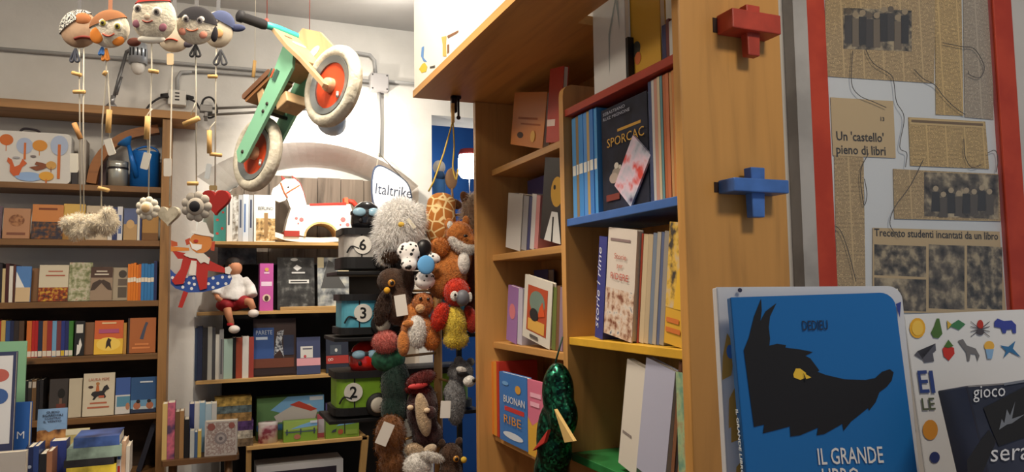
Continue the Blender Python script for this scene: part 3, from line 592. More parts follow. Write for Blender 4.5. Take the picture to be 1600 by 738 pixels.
fbook(497, 403, 546, 484, Y+.01, z, MN([(.35, (70, 74, 78)), (.5, (140, 144, 146)), (.7, (206, 204, 190))], 16, 5), 'book showing a grey rocky peak above pale clouds', [('p', [(.1, .4), (.25, .75), (.35, .95), (.5, .9), (.6, .7), (.8, .5), (.9, .4)], (72, 72, 72)), ('r', 0, .8, .2, 1, (196, 184, 150)), ('r', .65, .72, 1, 1, (204, 190, 156))])
lg = MB().box(onY(438, 480, NY).x, onY(556, 480, NY).x, NY+.004, NY+.022, z, z+.022).build('book_ledge', WOOD((196, 156, 100), 'X', .5), None, bev=.003)
tag(lg, 'low wooden ledge holding the two mountain books upright', 'ledge')
# sitting doll
dl = thing('doll', 'sitting doll in a white shirt and red shorts, legs over the shelf', 'doll', T(onY(365, 487, NY).x, NY, z+.004))
def dp(x, y, dy=0): p = onY(x, y, NY+dy); return (p.x-dl.matrix_world.translation.x, dy, p.z-z)
SKIN = M((206, 142, 106), .6); SHIRT = MN([(.4, (206, 202, 200)), (.6, (232, 230, 228))], 20, 3, .8, bump=.5, bscale=30)
sh_ = MB().tube([dp(367, 428, .05), dp(367, 433, .05), dp(366, 445, .05), dp(364, 458, .045), dp(362, 471, .04)], [.022, .042, .055, .068, .078], 18).tube([dp(352, 437, .05), dp(342, 450, .03), dp(338, 462, .01)], [.026, .03, .032], 12).tube([dp(381, 437, .05), dp(391, 450, .03), dp(394, 464, .0)], [.026, .03, .034], 12)
smooth_mesh(sh_.build('shirt', SHIRT, dl), .007, 3)
smooth_mesh(MB().ell(dp(352, 478, .02), (.055, .07, .04)).ell(dp(381, 473, .02), (.055, .07, .04)).ell(dp(366, 477, .06), (.07, .05, .04)).build('shorts', M((148, 24, 34), .7), dl), .008)
MB().tube([dp(355, 484, -.03), dp(357, 493, -.045), dp(362, 508, -.04)], [.024, .022, .016], 10).build('leg', SKIN, dl)
MB().tube([dp(383, 473, -.02), dp(391, 473, -.045), dp(396, 484, -.045)], [.026, .024, .018], 10).build('leg', SKIN, dl)
for x, y in ((366, 516), (396, 491)):
    MB().ell(dp(x, y, -.055), (.032, .035, .024)).build('shoe', M((226, 216, 208), .6), dl)
MB().lathe([(.018, 0), (.021, .008), (.018, .016)], 12, T(*dp(360, 510, -.04))).build('sock_band', M((180, 30, 36)), dl)
MB().tube([dp(338, 461, .01), dp(340, 467, -.01), dp(346, 471, -.02)], [.015, .014, .013], 8).build('arm', SKIN, dl)
MB().ell(dp(366, 420, .045), (.046, .044, .05)).build('head', SKIN, dl)
MB().ell(dp(365, 416, .056), (.05, .048, .052)).build('hair', M((32, 24, 22), .7), dl)
# ------------------------------------------------------------------ third recess shelf
z = nz[2]; W7 = 'on the third recess shelf'
spines(Y, z, 300, [(9, 513, 'navy', (42, 56, 82)), (8, 510, 'blue black', (36, 44, 72)), (8, 512, 'charcoal', (44, 42, 44)), (7, 511, 'light grey', (176, 176, 170)), (5, 512, 'slate', (72, 72, 76)), (6, 523, 'off white', (206, 204, 196)), (7, 515, 'grey', (150, 150, 150), [('r', .3, .1, .7, .8, (90, 90, 94))]), (14, 530, 'mint', (176, 204, 192)), (5, 528, 'black', (24, 22, 24)), (10, 528, 'rust', (158, 70, 46)), (10, 526, 'white', (220, 216, 210)), (8, 527, 'red', (160, 66, 56))], W7)
fbook(396, 499, 463, 589, Y+.02, z, (52, 32, 28), 'large dark climbing book reading PARETE on blue', [('r', .0, .3, .48, .84, (44, 78, 140)), ('t', 'PARETE', .06, .72, .075, (190, 204, 222), {'w': .38, 'align': 'LEFT'}), ('r', 0.060, 0.631, 0.330, 0.680, (190, 204, 222)), ('p', [(.48, .35), (.62, .45), (.72, .3), (.66, .6), (.72, .8), (.56, .76), (.52, .6)], MN([(.4, (40, 44, 60)), (.6, (190, 194, 200))], 60)), ('r', .7, .35, .95, .7, (34, 44, 72)), ('r', 0, .14, .95, .3, (104, 54, 36)), ('r', .0, .02, .98, .12, (40, 22, 24))])
fbook(464, 528, 501, 585, Y, z, (62, 70, 104), 'slate blue book with a white label and pink band', [('r', .16, .44, .68, .75, (206, 204, 200)), ('r', 0, .23, 1, .43, (216, 156, 166)), ('r', 0.250, 0.667, 0.650, 0.700, (70, 70, 90)), ('c', .35, .48, .06, (190, 70, 80))])
fbook(510, 527, 545, 584, Y, z, (40, 46, 62), 'dark night blue book with a red band', [('r', .18, .5, .68, .76, (64, 72, 84)), ('e', .45, .62, .06, .05, (206, 206, 200)), ('r', 0, .25, 1, .47, (160, 50, 44)), ('c', .14, .36, .06, (226, 210, 206)), ('c', .25, .37, .06, (226, 210, 206)), ('c', .14, .36, .035, (160, 50, 44)), ('c', .25, .37, .035, (160, 50, 44))])
# ------------------------------------------------------------------ lowest recess shelf: stacked books, farm toy boxes
z = nz[3]; zc = z
for k, (c, hh, x0, x1) in enumerate([((128, 108, 84), 11, 338, 396), ((196, 188, 172), 11, 340, 395), ((92, 64, 118), 13, 336, 396), ((166, 130, 80), 12, 334, 393), ((96, 112, 116), 10, 335, 393), ((176, 146, 76), 11, 333, 393)]):
    a = onY(x0+48, 660, Y); b = onY(x1, 660, Y); h = hh*.0042; nm = ['brown patterned', 'white patterned', 'violet', 'golden brown', 'grey green', 'old gold'][k]
    r = thing('book', nm+' thick book lying in the pile on the lowest recess shelf', 'book', T(onY(x0+2, 660, Y).x, Y, zc+.0004)); wd = b.x-onY(x0+2, 660, Y).x
    if k == 0: wd0 = wd
    MB().box(0, wd, 0, .003, 0, h).box(0, wd, .003, .15, 0, .003).box(0, wd, .003, .15, h-.003, h).build('cover', MN([(.35, tuple(v*.6 for v in c)), (.55, c), (.75, tuple(min(255, v*1.25) for v in c))], 30, 4, .45), r)
    MB().box(.002, wd-.002, .003, .147, .003, h-.003).build('pages', PAPER, r); zc += h+.0006
def carton(x0, y0, x1, y1, Y_, zb, dep, col, label, arts=(), name='toy_box', tilt=0):
    a = onY(x0, (y0+y1)/2, Y_); b = onY(x1, (y0+y1)/2, Y_); zt = onY((x0+x1)/2, y0, Y_).z; wd = b.x-a.x; h = zt-zb-.0006
    r = thing(name, label, 'box', T(a.x, Y_, zb+.0006) @ RX(-tilt))
    MB().box(0, wd, 0, dep, 0, h).build('carton', col if isinstance(col, bpy.types.Material) else M(col, .4), r, bev=.001)
    if arts: art(r, arts, wd, h, name='print')
    return r
GRASS = (122, 158, 58); SKY = (120, 172, 218)
carton(401, 620, 506, 694, NY+.16, z, .12, (88, 124, 60), 'large green toy box picturing a farmhouse with red roof', [('r', 0, .35, 1, 1, (96, 134, 84)), ('p', [(.2, .7), (.45, 1), (1, 1), (1, .6), (.5, .55)], SKY), ('p', [(.25, .55), (.5, .76), (.78, .8), (.9, .62), (.86, .4), (.3, .4)], (196, 188, 182)), ('p', [(.48, .8), (.62, .88), (.9, .66), (.8, .62)], (186, 64, 48)), ('r', 0, .22, 1, .36, (56, 104, 150)), ('r', .78, .88, .98, .97, (214, 220, 230))])
carton(496, 648, 509, 690, NY+.10, z, .04, (196, 92, 104), 'small pink box between the two green farm boxes', [('r', .1, .2, .8, .8, (206, 196, 214))])
a = onY(404, 676, NY+.05); b = onY(435, 676, NY+.05); rr = (b.x-a.x)/2
tn = thing('round_tin', 'small round white tin with pink fairy print', 'tin', T((a.x+b.x)/2, NY+.05+rr*.6, z))
hh = onY(420, 661, NY+.05).z-z
MB().lathe([(0, .0005), (rr, .0005), (rr, hh*.96), (rr*.97, hh), (0, hh)], 28, SC(1, .6, 1)).build('tin_body', MN([(.38, (150, 70, 90)), (.5, (214, 180, 186)), (.6, (226, 220, 216))], 18, 3, .35), tn)
MB().lathe([(rr*1.01, hh*.86), (rr*1.02, hh*.98), (rr*.98, hh*1.005)], 28, SC(1, .6, 1)).build('lid', M((220, 210, 208), .35), tn)
FA = [('r', 0, .55, 1, 1, (150, 178, 90)), ('p', [(.2, .62), (.5, .8), (1, 1), (1, .72)], SKY), ('r', .05, .45, .95, .5, (70, 84, 110)), ('r', .08, .35, .12, .62, (60, 70, 90)), ('r', .48, .35, .52, .62, (60, 70, 90)), ('r', .88, .35, .92, .62, (60, 70, 90)), ('e', .4, .24, .1, .12, (170, 110, 90)), ('r', .78, .86, .99, .98, (206, 214, 226))]
carton(443, 658, 496, 693, NY+.03, z, .07, GRASS, 'green farm box picturing a fence and animals', FA)
FB = [('p', [(.3, .62), (.6, .9), (1, 1), (1, .72)], SKY), ('r', .55, .2, .58, .9, (60, 56, 50)), ('e', .56, .85, .08, .06, (50, 66, 60)), ('e', .44, .32, .08, .14, (170, 90, 60)), ('p', [(.16, .3), (.3, .34), (.32, .5), (.2, .42)], (60, 70, 84)), ('r', .78, .86, .99, .98, (206, 214, 226)), ('r', .6, .15, .95, .4, (140, 168, 70))]
carton(509, 654, 561, 690, NY+.03, z, .07, GRASS, 'green farm box picturing a signpost and a cat', FB)
carton(509, 631, 528, 656, NY+.16, z, .06, (92, 84, 140), 'violet box peeking over the signpost farm box', [('c', .3, .85, .14, (206, 206, 214))])
FL0 = .0
carton(400, 724, 536, 860, NY+.05, onY(468, 860, NY+.05).z, .22, (206, 206, 208), 'white cardboard carton under the recess shelving', [('r', .1, .1, .92, .93, (44, 36, 52))])
# ------------------------------------------------------------------ wooden clown hung on the pillar
CY = BY-.06; co = onY(313, 400, CY)
cl = thing('wooden_clown', 'flat wooden clown with white hat, red jacket and spotted blue trousers', 'toy', T(co))
def cpx(pts): return ccw(rel(poly([(255+x*.2437, 350+y*.2437) for x, y in pts], CY), co))
def piece(name, pts, c, y0, y1, bev=.002): return MB().prism(cpx(pts), y0, y1).build(name, M(c, .45), cl, bev=bev)
JR, CB = (176, 40, 32), (44, 78, 156)
piece('trousers', [(45, 290), (75, 320), (130, 340), (200, 330), (290, 345), (360, 325), (430, 322), (442, 350), (425, 388), (350, 418), (250, 438), (160, 440), (80, 415), (48, 385)], CB, 0, .012)
for x, y in ((128, 372), (150, 338), (196, 348), (166, 380), (200, 388), (126, 406), (182, 415), (290, 384), (320, 348), (350, 382), (380, 342), (402, 384), (424, 340), (320, 408), (60, 345)):
    c_ = cpx([(x+10*math.cos(t*.524), y+10*math.sin(t*.524)) for t in range(12)]); MB().flat(c_, -.001).build('dot', M((226, 228, 232)), cl)
piece('jacket', [(130, 210), (300, 215), (285, 320), (280, 415), (235, 425), (210, 330), (215, 260), (180, 240), (160, 300), (130, 385), (75, 390), (55, 365), (110, 290)], JR, -.012, -.002)
piece('arm', [(55, 170), (150, 190), (140, 225), (95, 225)], JR, -.008, 0)
piece('arm', [(290, 232), (400, 285), (395, 315), (285, 300)], JR, -.008, 0)
piece('hand', [(395, 280), (425, 272), (440, 295), (425, 325), (398, 318)], (222, 218, 212), -.01, .0)
piece('hand', [(48, 145), (165, 155), (168, 172), (50, 178)], (214, 132, 52), -.01, 0)
piece('shirt', [(180, 235), (215, 240), (205, 330), (165, 325)], (222, 214, 206), -.015, -.011)
piece('collar', [(130, 200), (160, 180), (220, 190), (260, 190), (300, 225), (292, 260), (262, 245), (240, 255), (215, 225), (170, 218)], (214, 210, 202), -.02, -.012)
piece('head', [(240+72*math.cos(t*.349), 122+68*math.sin(t*.349)) for t in range(18)], (206, 128, 58), -.02, -.004)
piece('hat', [(180, 45), (215, 48), (222, 5), (245, -12), (275, -5), (300, 60), (326, 72), (322, 86), (250, 76), (185, 62)], (228, 226, 222), -.026, -.006)
piece('hair', [(140, 105), (172, 90), (172, 130), (150, 138)], (186, 70, 40), -.016, -.006); piece('hair', [(300, 120), (332, 110), (328, 175), (305, 170)], (186, 70, 40), -.016, -.006)
piece('smile', [(168, 108), (190, 130), (248, 135), (245, 160), (215, 174), (185, 160)], (234, 230, 226), -.0225, -.02, 0)
piece('nose', [(210+16*math.cos(t*.628), 112+10*math.sin(t*.628)) for t in range(10)], (176, 40, 30), -.026, -.02)
piece('leg', [(130, 430), (160, 440), (122, 540), (95, 535)], JR, 0, .01)
piece('foot', [(50, 105), (90, 118), (92, 142), (50, 146)], (186, 84, 40), 0, .01)
MB().tube([(0, .005, .04), (-.01, .01, .16), (-.012, .03, .22)], .0015, 5).build('cord', M((200, 190, 170)), cl)
# ------------------------------------------------------------------ side table with books before the recess
TY = 4.12; tz = onY(315, 716, TY).z; xa = onY(252, 716, TY).x; xb = onY(374, 716, TY).x
tb = thing('side_table', 'small dark wooden side table in front of the arched recess', 'table', T((xa+xb)/2, TY+.17, 0))
tw = (xb-xa)/2
MB().prism(rrect(-tw, tw, -.18, .18, .03), tz-.025, tz, Matrix(((1, 0, 0, 0), (0, 0, 1, 0), (0, 1, 0, 0), (0, 0, 0, 1)))).build('table_top', WOOD((104, 74, 48), 'X', .4), tb, bev=.004)
for sx in (-1, 1):
    for sy in (-1, 1):
        MB().tube([(sx*(tw-.05), sy*.13, tz-.024), (sx*(tw-.03), sy*.145, 0)], [.018, .013], 10).build('leg', WOOD((120, 84, 52), 'Z', .45), tb)
Wt = 'on the small side table'
spines(TY+.03, tz, 254, [(8, 632, 'cream', (206, 178, 116)), (12, 630, 'violet', MN([(.4, (84, 62, 96)), (.52, (206, 108, 132)), (.65, (60, 50, 60))], 10)), (7, 644, 'brown', (110, 84, 56)), (7, 643, 'tan', (160, 122, 80)), (8, 656, 'black', (28, 26, 28))], Wt, .12)
spines(TY+.14, tz, 296, [(8, 632, 'navy', (50, 62, 120)), (8, 631, 'white', (214, 214, 214)), (9, 630, 'sky blue', (140, 178, 204)), (10, 632, 'pale blue', (176, 198, 212)), (8, 631, 'pearl', (206, 206, 204))], 'at the table back', .12)
spines(TY+.02, tz, 297, [(7, 674, 'pale', (190, 196, 196)), (5, 676, 'blue', (70, 98, 140)), (6, 674, 'yellow', (200, 174, 90))], 'beside the mandala book', .09)
a = onY(320, 680, TY+.02); b = onY(370, 680, TY+.02)
r = book(T(a.x, TY+.02, tz+.001) @ RZ(-8), b.x-a.x, onY(345, 658, TY+.02).z-tz, .05, (196, 190, 186), 'thick white book with a grey mandala pattern on the side table', True, [('r', .04, .04, .96, .96, MN([(.4, (196, 190, 186)), (.52, (150, 128, 124)), (.62, (200, 194, 190))], 55, 4)), ('c', .5, .5, .2, (140, 132, 134)), ('c', .5, .5, .13, (176, 168, 168)), ('c', .2, .84, .12, (150, 90, 84)), ('c', .84, .86, .1, (150, 90, 84)), ('c', .5, .5, .06, (110, 104, 110))])
# ================================================================== balance bike hung from the ceiling
def cv(x, y, z_): return CR*x+CU*y+CF*z_
BK = frame(P(520, 135, 2.6), cv(.73, .436, -.52), cv(-.254, .883, .385))
bk = thing('balance_bike', 'wooden balance bike with green frame and orange wheels hung on cords', 'balance bike', BK)
GREEN = M((138, 200, 166), .4); PLY = WOOD((192, 162, 122), 'Z', .45, False, .06)
TIRE = MN([(.35, (196, 190, 172)), (.65, (218, 212, 196))], 40, 3, .75, bump=.4, bscale=60)
def wheel(x):
    X = T(x, 0, 0) @ RX(90)
    MB().lathe([(.125+.024*math.cos(t*.5236), .024*math.sin(t*.5236)) for t in range(13)], 40, X).build('tyre', TIRE, bk)
    MB().lathe([(.083, -.014), (.106, -.02), (.106, .02), (.083, .014), (.083, -.014)], 36, X, 0, False).build('rim', M((134, 140, 142), .35, .4), bk)
    d = MB().lathe([(0, -.008), (.088, -.008), (.088, .008), (0, .008)], 36, X, 0, False).build('wheel_disc', M((206, 74, 38), .45), bk)
    MB().lathe([(0, -.032), (.022, -.032), (.026, -.02), (.026, .02), (.022, .032), (0, .032)], 20, X).build('hub', M((214, 170, 130), .5), d)
    MB().tube([(x+.03, -.012, -.05), (x+.035, -.022, -.075)], [.006, .005], 8).build('valve', M((200, 200, 196), .3, .6), d)
wheel(0); wheel(-.48)
dH = Vector((.18, 0, -.36)).normalized(); FP = frame((-.18, 0, .36), (0, 1, 0), -dH)
pl = [(-.075, 0), (-.08, -.15), (-.062, -.24), (-.056, -.43), (-.034, -.43), (-.034, -.25), (.034, -.25), (.034, -.43), (.056, -.43), (.062, -.24), (.08, -.15), (.075, 0)]
MB().prism(pl, -.007, .007, FP).build('fork_plate', PLY, bk, bev=.003)
MB().prism(ccw([(-.215, .375), (-.14, .385), (-.05, .30), (.0, .20), (.005, .12), (.03, .02), (.02, -.025), (-.02, -.025), (-.05, .06)]), .036, .048).build('fork_cheek', PLY, bk, bev=.003)
MB().prism(circle(-.10, .24, .034, 20, .017), .0345, .0355).build('maker_badge', M((226, 222, 212)), bk)
MB().prism(rrect(-.016, .016, -.006, .006, .005), -.009, .009, FP @ T(-.03, 0, -.05)).build('bolt', M((120, 104, 84), .5), bk)
MB().prism(circle(0, 0, .03, 20, .014), -.0085, -.008, FP @ T(0, 0, -.09)).build('maker_badge', M((226, 222, 212)), bk)
MB().prism(circle(0, 0, .03, 20, .014), .008, .0085, FP @ T(0, 0, -.09)).build('maker_badge', M((226, 222, 212)), bk)
MB().tube([(-.18, -.11, .365), (-.178, -.05, .372), (-.178, .05, .372), (-.18, .11, .365)], .014, 12).build('handlebar', M((64, 182, 176), .4), bk)
for s_ in (-1, 1):
    MB().tube([(-.18, s_*.1, .366), (-.182, s_*.11, .366), (-.184, s_*.19, .362), (-.184, s_*.195, .362), (-.185, s_*.21, .362), (-.185, s_*.215, .362)], [.017, .019, .018, .022, .022, .012], 14).build('grip', M((34, 34, 38), .7), bk)
for s_ in (-1, 1):
    y0 = s_*.05-.006
    MB().prism([(-.53, -.02), (-.515, -.035), (-.48, -.035), (-.30, .06), (-.13, .15), (-.11, .20), (-.16, .27), (-.22, .22), (-.40, .10), (-.53, .025)], y0, y0+.012).build('frame_plank', GREEN, bk, bev=.003)
for x, z_ in ((-.30, .10), (-.33, .085), (-.49, 0)):
    MB().lathe([(0, -.06), (.007, -.06), (.007, .06), (0, .06)], 10, T(x, 0, z_) @ RX(90)).build('bolt', M((70, 66, 62), .4, .5), bk)
MB().box(-.27, -.20, -.044, .044, .055, .10).build('cross_block', PLY, bk, bev=.004)
MB().box(-.22, -.12, -.044, .044, .17, .215).build('head_block', PLY, bk, bev=.004)
art(bk, [('r', 0, 0, 1, .45, (60, 96, 84)), ('r', .1, .55, .9, .75, (196, 92, 60)), ('r', 0, .82, .8, 1, (60, 96, 84))], .045, .06, X=T(-.235, -.0575, .155) @ RY(-35), name='logo_print')
MB().prism(rrect(-.44, -.27, .20, .215, .006), -.05, .05, RY(0)).build('seat_board', WOOD((150, 104, 66), 'X', .5), bk, bev=.003)
MB().prism(rrect(-.45, -.26, .216, .24, .01), -.055, .055).build('seat_pad', M((120, 84, 62), .7), bk, bev=.008)
MB().box(-.37, -.33, -.044, .044, .11, .2).build('seat_post', PLY, bk, bev=.003)
bk_w = BK.copy(); inv = BK.inverted()
for s_, pxt in ((-1, 430), (1, 484)):
    top = BK @ Vector((-.18, s_*.095, .38)); up = Vector((top.x, top.y, CEILZ)); k = inv @ up
    MB().tube([(-.18, s_*.095, .375), tuple(k)], .0016, 5).build('cord', M((150, 70, 60)), bk)
    MB().ell((-.18, s_*.095, .385), (.012, .008, .014), seg=8, ring=6).build('knot', M((190, 70, 60)), bk)
# ================================================================== hanging cloth faces with cords and pendants
CREAMC = MN([(.4, (206, 196, 176)), (.6, (218, 210, 192))], 30, 3, .9, bump=.3, bscale=120)
ROPE = M((206, 200, 184), .9); PEG = WOOD((206, 166, 104), 'Z', .6, False)
def mobile(label, fx, fy, rx, ry, d, skin, feats, ribbon, cord_px, pegs, tilt=0):
    """feats: (name, kind, dx, dy, rx, ry, colour, lift) in px from the face centre"""
    s_ = d/F; o_ = P(fx, fy, d); X = frame(o_, CR, CU); iX = X.inverted()
    m = thing('face_mobile', label, 'mobile', X)
    def lp(px, py): return iX @ P(px, py, d)
    dome = lambda dx, dy: -.3*ry*s_*math.sqrt(max(.02, 1-(dx/rx)**2-(dy/ry)**2))
    MB().ell((0, 0, 0), (rx*s_, ry*.3*s_, ry*s_), RY(tilt), 0, 24, 14).build('face', skin, m)
    for nm, dx, dy, a_, b_, c_ in feats:
        y = dome(dx, dy)
        mt = c_ if isinstance(c_, bpy.types.Material) else M(c_, .85)
        if nm in ('hair', 'hat', 'cap'):
            # shell over the upper part: dx = tilt, dy = lower edge angle
            pr = [(math.cos(R(t))*1.06, math.sin(R(t))*1.06) for t in range(int(dy), 91, 6)]
            MB().lathe(pr+[(0, 1.06)], 24, RY(dx) @ SC(rx*s_, ry*.34*s_, ry*s_)).build(nm, mt, m)
        elif nm in ('braid', 'ear', 'flap', 'collar', 'bow'):
            MB().ell((dx*s_, y*.6, dy*s_), (a_*s_, min(a_, b_)*.5*s_, b_*s_), ID).build(nm, mt, m)
        elif nm == 'mouth':
            pts = [(dx*s_+a_*s_*t, dome(dx+a_*t, dy+b_*t*t)-.002, (dy+b_*t*t)*s_) for t in (-1, -.5, 0, .5, 1)]
            MB().tube(spline(pts, 3), .0022 if a_ < 14 else .005, 6).build(nm, mt, m)
        else:
            MB().ell((dx*s_, y-{'iris': .0022, 'pupil': .0045}.get(nm, 0), dy*s_), (a_*s_, .003, b_*s_), ID, 0, 14, 8).build(nm, mt, m)
    # ribbon up to the ceiling line
    top = iX @ Vector((o_.x, o_.y, CEILZ)); w_ = .006
    MB().add([(-w_, 0, ry*s_*.9), (w_, 0, ry*s_*.9), (top.x+w_, top.y, top.z), (top.x-w_, top.y, top.z), (-w_, .001, ry*s_*.9), (w_, .001, ry*s_*.9), (top.x+w_, top.y+.001, top.z), (top.x-w_, top.y+.001, top.z)],
             [(0, 1, 2, 3), (7, 6, 5, 4), (0, 4, 5, 1), (1, 5, 6, 2), (2, 6, 7, 3), (3, 7, 4, 0)]).build('ribbon', M(ribbon, .8), m)
    for pts in cord_px:
        MB().tube([tuple(lp(*p)) for p in pts], .0022, 6).build('cord', ROPE, m)
    for kind, px, py, a_, b_, c_ in pegs:
        p = lp(px, py); mt = c_ if isinstance(c_, bpy.types.Material) else M(c_, .8)
        if kind == 'peg': MB().tube([(p.x-a_*s_, p.y-.004, p.z-b_*s_), (p.x+a_*s_, p.y-.004, p.z+b_*s_)], .006 if abs(a_)+abs(b_) < 12 else .008, 8).build('wooden_peg', mt, m)
        elif kind == 'tag': MB().prism(rrect(-a_*s_, a_*s_, -b_*s_, b_*s_, .004), -.006, -.003, T(p) @ RY(c_[3] if len(c_) > 3 else 0)).build('paper_tag', M(c_[:3], .8), m, bev=.0008)
        elif kind == 'bow':
            for t in (-1, 1): MB().tube(spline([(p.x, p.y, p.z), (p.x+t*a_*s_, p.y-.004, p.z-b_*s_), (p.x+t*a_*.3*s_, p.y-.006, p.z-b_*1.1*s_), (p.x, p.y, p.z)], 5), .0035, 6).build('ribbon_loop', mt, m)
        elif kind == 'flower':
            for t in range(9):
                an = t*2*math.pi/9; MB().ell((p.x+a_*.72*s_*math.cos(an), p.y, p.z+a_*.72*s_*math.sin(an)), (a_*.34*s_, .008, a_*.34*s_), ID, 0, 12, 8).build('petal', mt, m)
            MB().ell((p.x, p.y-.006, p.z), (a_*.6*s_, .01, a_*.6*s_)).build('flower_head', mt, m)
            MB().ell((p.x, p.y-.013, p.z), (a_*.38*s_, .006, a_*.38*s_)).build('flower_centre', M(b_, .9), m)
        elif kind == 'heart':
            hp_ = [(16*math.sin(t)**3/16, (13*math.cos(t)-5*math.cos(2*t)-2*math.cos(3*t)-math.cos(4*t))/16) for t in [i*2*math.pi/28 for i in range(28)]]
            MB().prism([(x*a_*s_, z_*a_*s_) for x, z_ in reversed(hp_)], -.010, .010, T(p), 0, True).build('heart', mt, m, bev=.006, bseg=3)
        elif kind == 'cloud':
            rd = random.Random(int(px)); mb = MB()
            for t in range(16): mb.ell((p.x+rd.uniform(-a_, a_)*.7*s_, p.y+rd.uniform(-.015, .015), p.z+rd.uniform(-b_, b_)*.6*s_), (rd.uniform(.25, .4)*a_*s_, .02, rd.uniform(.3, .5)*b_*s_), ID, 0, 10, 8)
            cl_ = smooth_mesh(mb.build('cloud', mt, m), .006, 1)
            stuff(fur(cl_, 1600, .012, FURM((236, 228, 210)), m, .0008))
    return m
def fur(o_, n, ln, mat, parent, wd=.002, droop=.3, rnd=.6):
    """loose fur strands over a skin"""
    rd = random.Random(n); me = o_.data; me.calc_loop_triangles(); tr = me.loop_triangles
    import itertools
    ar = list(itertools.accumulate(t.area for t in tr)); import bisect
    mb = MB(); vs = []; fs = []
    for i in range(n):
        t = tr[min(len(tr)-1, bisect.bisect(ar, rd.random()*ar[-1]))]; a, b = rd.random(), rd.random()
        if a+b > 1: a, b = 1-a, 1-b
        A, B, C = (me.vertices[k].co for k in t.vertices); p = A+(B-A)*a+(C-A)*b; nn = t.normal
        d = (nn+Vector((rd.uniform(-rnd, rnd), rd.uniform(-rnd, rnd), rd.uniform(-rnd, rnd)-droop))).normalized()*ln*rd.uniform(.6, 1.2)
        sd = d.cross(Vector((rd.uniform(-1, 1), rd.uniform(-1, 1), rd.uniform(-1, 1)))).normalized()*wd; k = len(vs)
        vs += [tuple(p-sd), tuple(p+sd), tuple(p+d*.6+sd*.7+Vector((0, 0, -ln*.05))), tuple(p+d*.6-sd*.7+Vector((0, 0, -ln*.05))), tuple(p+d+Vector((0, 0, -ln*.2)))]; fs += [(k, k+1, k+2, k+3), (k+3, k+2, k+4)]
    return mb.add(vs, fs).build('fur', mat, parent)
BRN = (150, 98, 60); EYEC = (226, 222, 210)
def eyes(l, r_, iris): return [('eye', l[0], l[1], 8, 7, EYEC), ('iris', l[0], l[1]-.5, 4.8, 5, iris), ('pupil', l[0], l[1]-.5, 2.4, 2.6, (30, 26, 26)), ('eye', r_[0], r_[1], 8, 7, EYEC), ('iris', r_[0], r_[1]-.5, 4.8, 5, iris), ('pupil', r_[0], r_[1]-.5, 2.4, 2.6, (30, 26, 26))]
HOUND = MN([(.46, (40, 40, 46)), (.54, (206, 204, 196))], 260, 1, .9)
mobile('hanging cloth face seen from the side with checked cap and ginger flap', 124, 46, 30, 29, 2.34, MN([(.4, (150, 120, 96)), (.6, (176, 146, 120))], 20, 3, .9), [('cap', -34, 20, 0, 0, HOUND), ('flap', 7, 14, 14, 11, (166, 104, 62)), ('mouth', 12, -14, 15, -3, (120, 44, 36))], (96, 96, 98),
       [[(124, 75), (124, 125), (126, 330)], [(131, 75), (130, 180), (131, 330)]], [('bow', 118, 76, 7, 18, (60, 64, 78)), ('peg', 121, 116, 7, -2, PEG), ('peg', 125, 144, 9, 0, PEG), ('peg', 122, 205, -5, 12, WOOD((176, 128, 76), 'Z', .6, False)), ('tag', 117, 255, 6, 15, (206, 202, 190)), ('cloud', 128, 350, 32, 24, (206, 196, 178))])
mobile('hanging cloth face with ginger hair and orange flowered cheeks', 172, 46, 31, 29, 2.2, CREAMC, [('hair', -16, 20, 0, 0, BRN), ('cheek', -17, -11, 11, 13, (206, 122, 40)), ('cheek', 15, -19, 10, 8, (206, 122, 40))]+eyes((-6, 8), (16, 3), (150, 140, 60))+[('mouth', 2, -13, 9, 4, (176, 80, 60)), ('braid', 38, -20, 11, 7, (110, 60, 46))], (176, 120, 90),
       [[(166, 74), (166, 120), (160, 190), (158, 330)], [(168, 110), (172, 170), (171, 215)]], [('bow', 166, 76, 5, 16, (206, 128, 50)), ('bow', 160, 74, 4, 10, (60, 110, 176)), ('peg', 165, 115, 2, 3, PEG), ('peg', 171, 190, 1, 18, PEG), ('tag', 173, 230, 6, 13, (214, 210, 200, -18)), ('peg', 163, 296, 8, -2, PEG), ('cloud', 158, 346, 26, 24, (206, 196, 178))])
mobile('large hanging cloth face with red cap and purple cheeks', 241, 29, 35, 36, 2.16, CREAMC, [('hat', -4, 40, 0, 0, (166, 44, 34)), ('cheek', -24, -10, 6.5, 6.5, (140, 90, 104)), ('cheek', 17, -16, 6.5, 6.5, (140, 90, 104))]+eyes((-21, 14), (9, 8), (110, 104, 100))+[('nose', -6, 0, 5, 5, (196, 178, 156)), ('mouth', -5, -9, 8, 3, (160, 84, 72)), ('collar', -3, -33, 22, 7, (222, 218, 206))], (120, 118, 118),
       [[(237, 66), (237, 110), (234, 200), (232, 312)], [(238, 170), (230, 180), (231, 240)]], [('peg', 241, 112, 7, -1, PEG), ('peg', 231, 200, 1, 18, PEG), ('tag', 229, 252, 6, 13, (214, 210, 200, 14)), ('flower', 231, 326, 18, (196, 166, 124), M((216, 208, 190), .9))])
mobile('hanging cloth face half hidden behind the red capped one', 272, 56, 27, 26, 2.36, MN([(.4, (190, 176, 156)), (.6, (204, 192, 172))], 20, 3, .9), [('hair', 30, 55, 0, 0, (150, 140, 132)), ('mouth', -2, -7, 11, -3, (170, 62, 42)), ('ear', -22, -9, 8, 4, (84, 78, 90)), ('ear', 22, -12, 9, 7, (84, 78, 90))], (110, 110, 112),
       [[(268, 80), (269, 105), (266, 250), (265, 322)]], [('tag', 267, 93, 5, 9, (222, 196, 160)), ('tag', 263, 262, 6, 14, (196, 192, 184)), ('heart', 264, 336, 17, 0, MN([(.4, (160, 152, 134)), (.6, (184, 176, 158))], 60, 3, .95))])
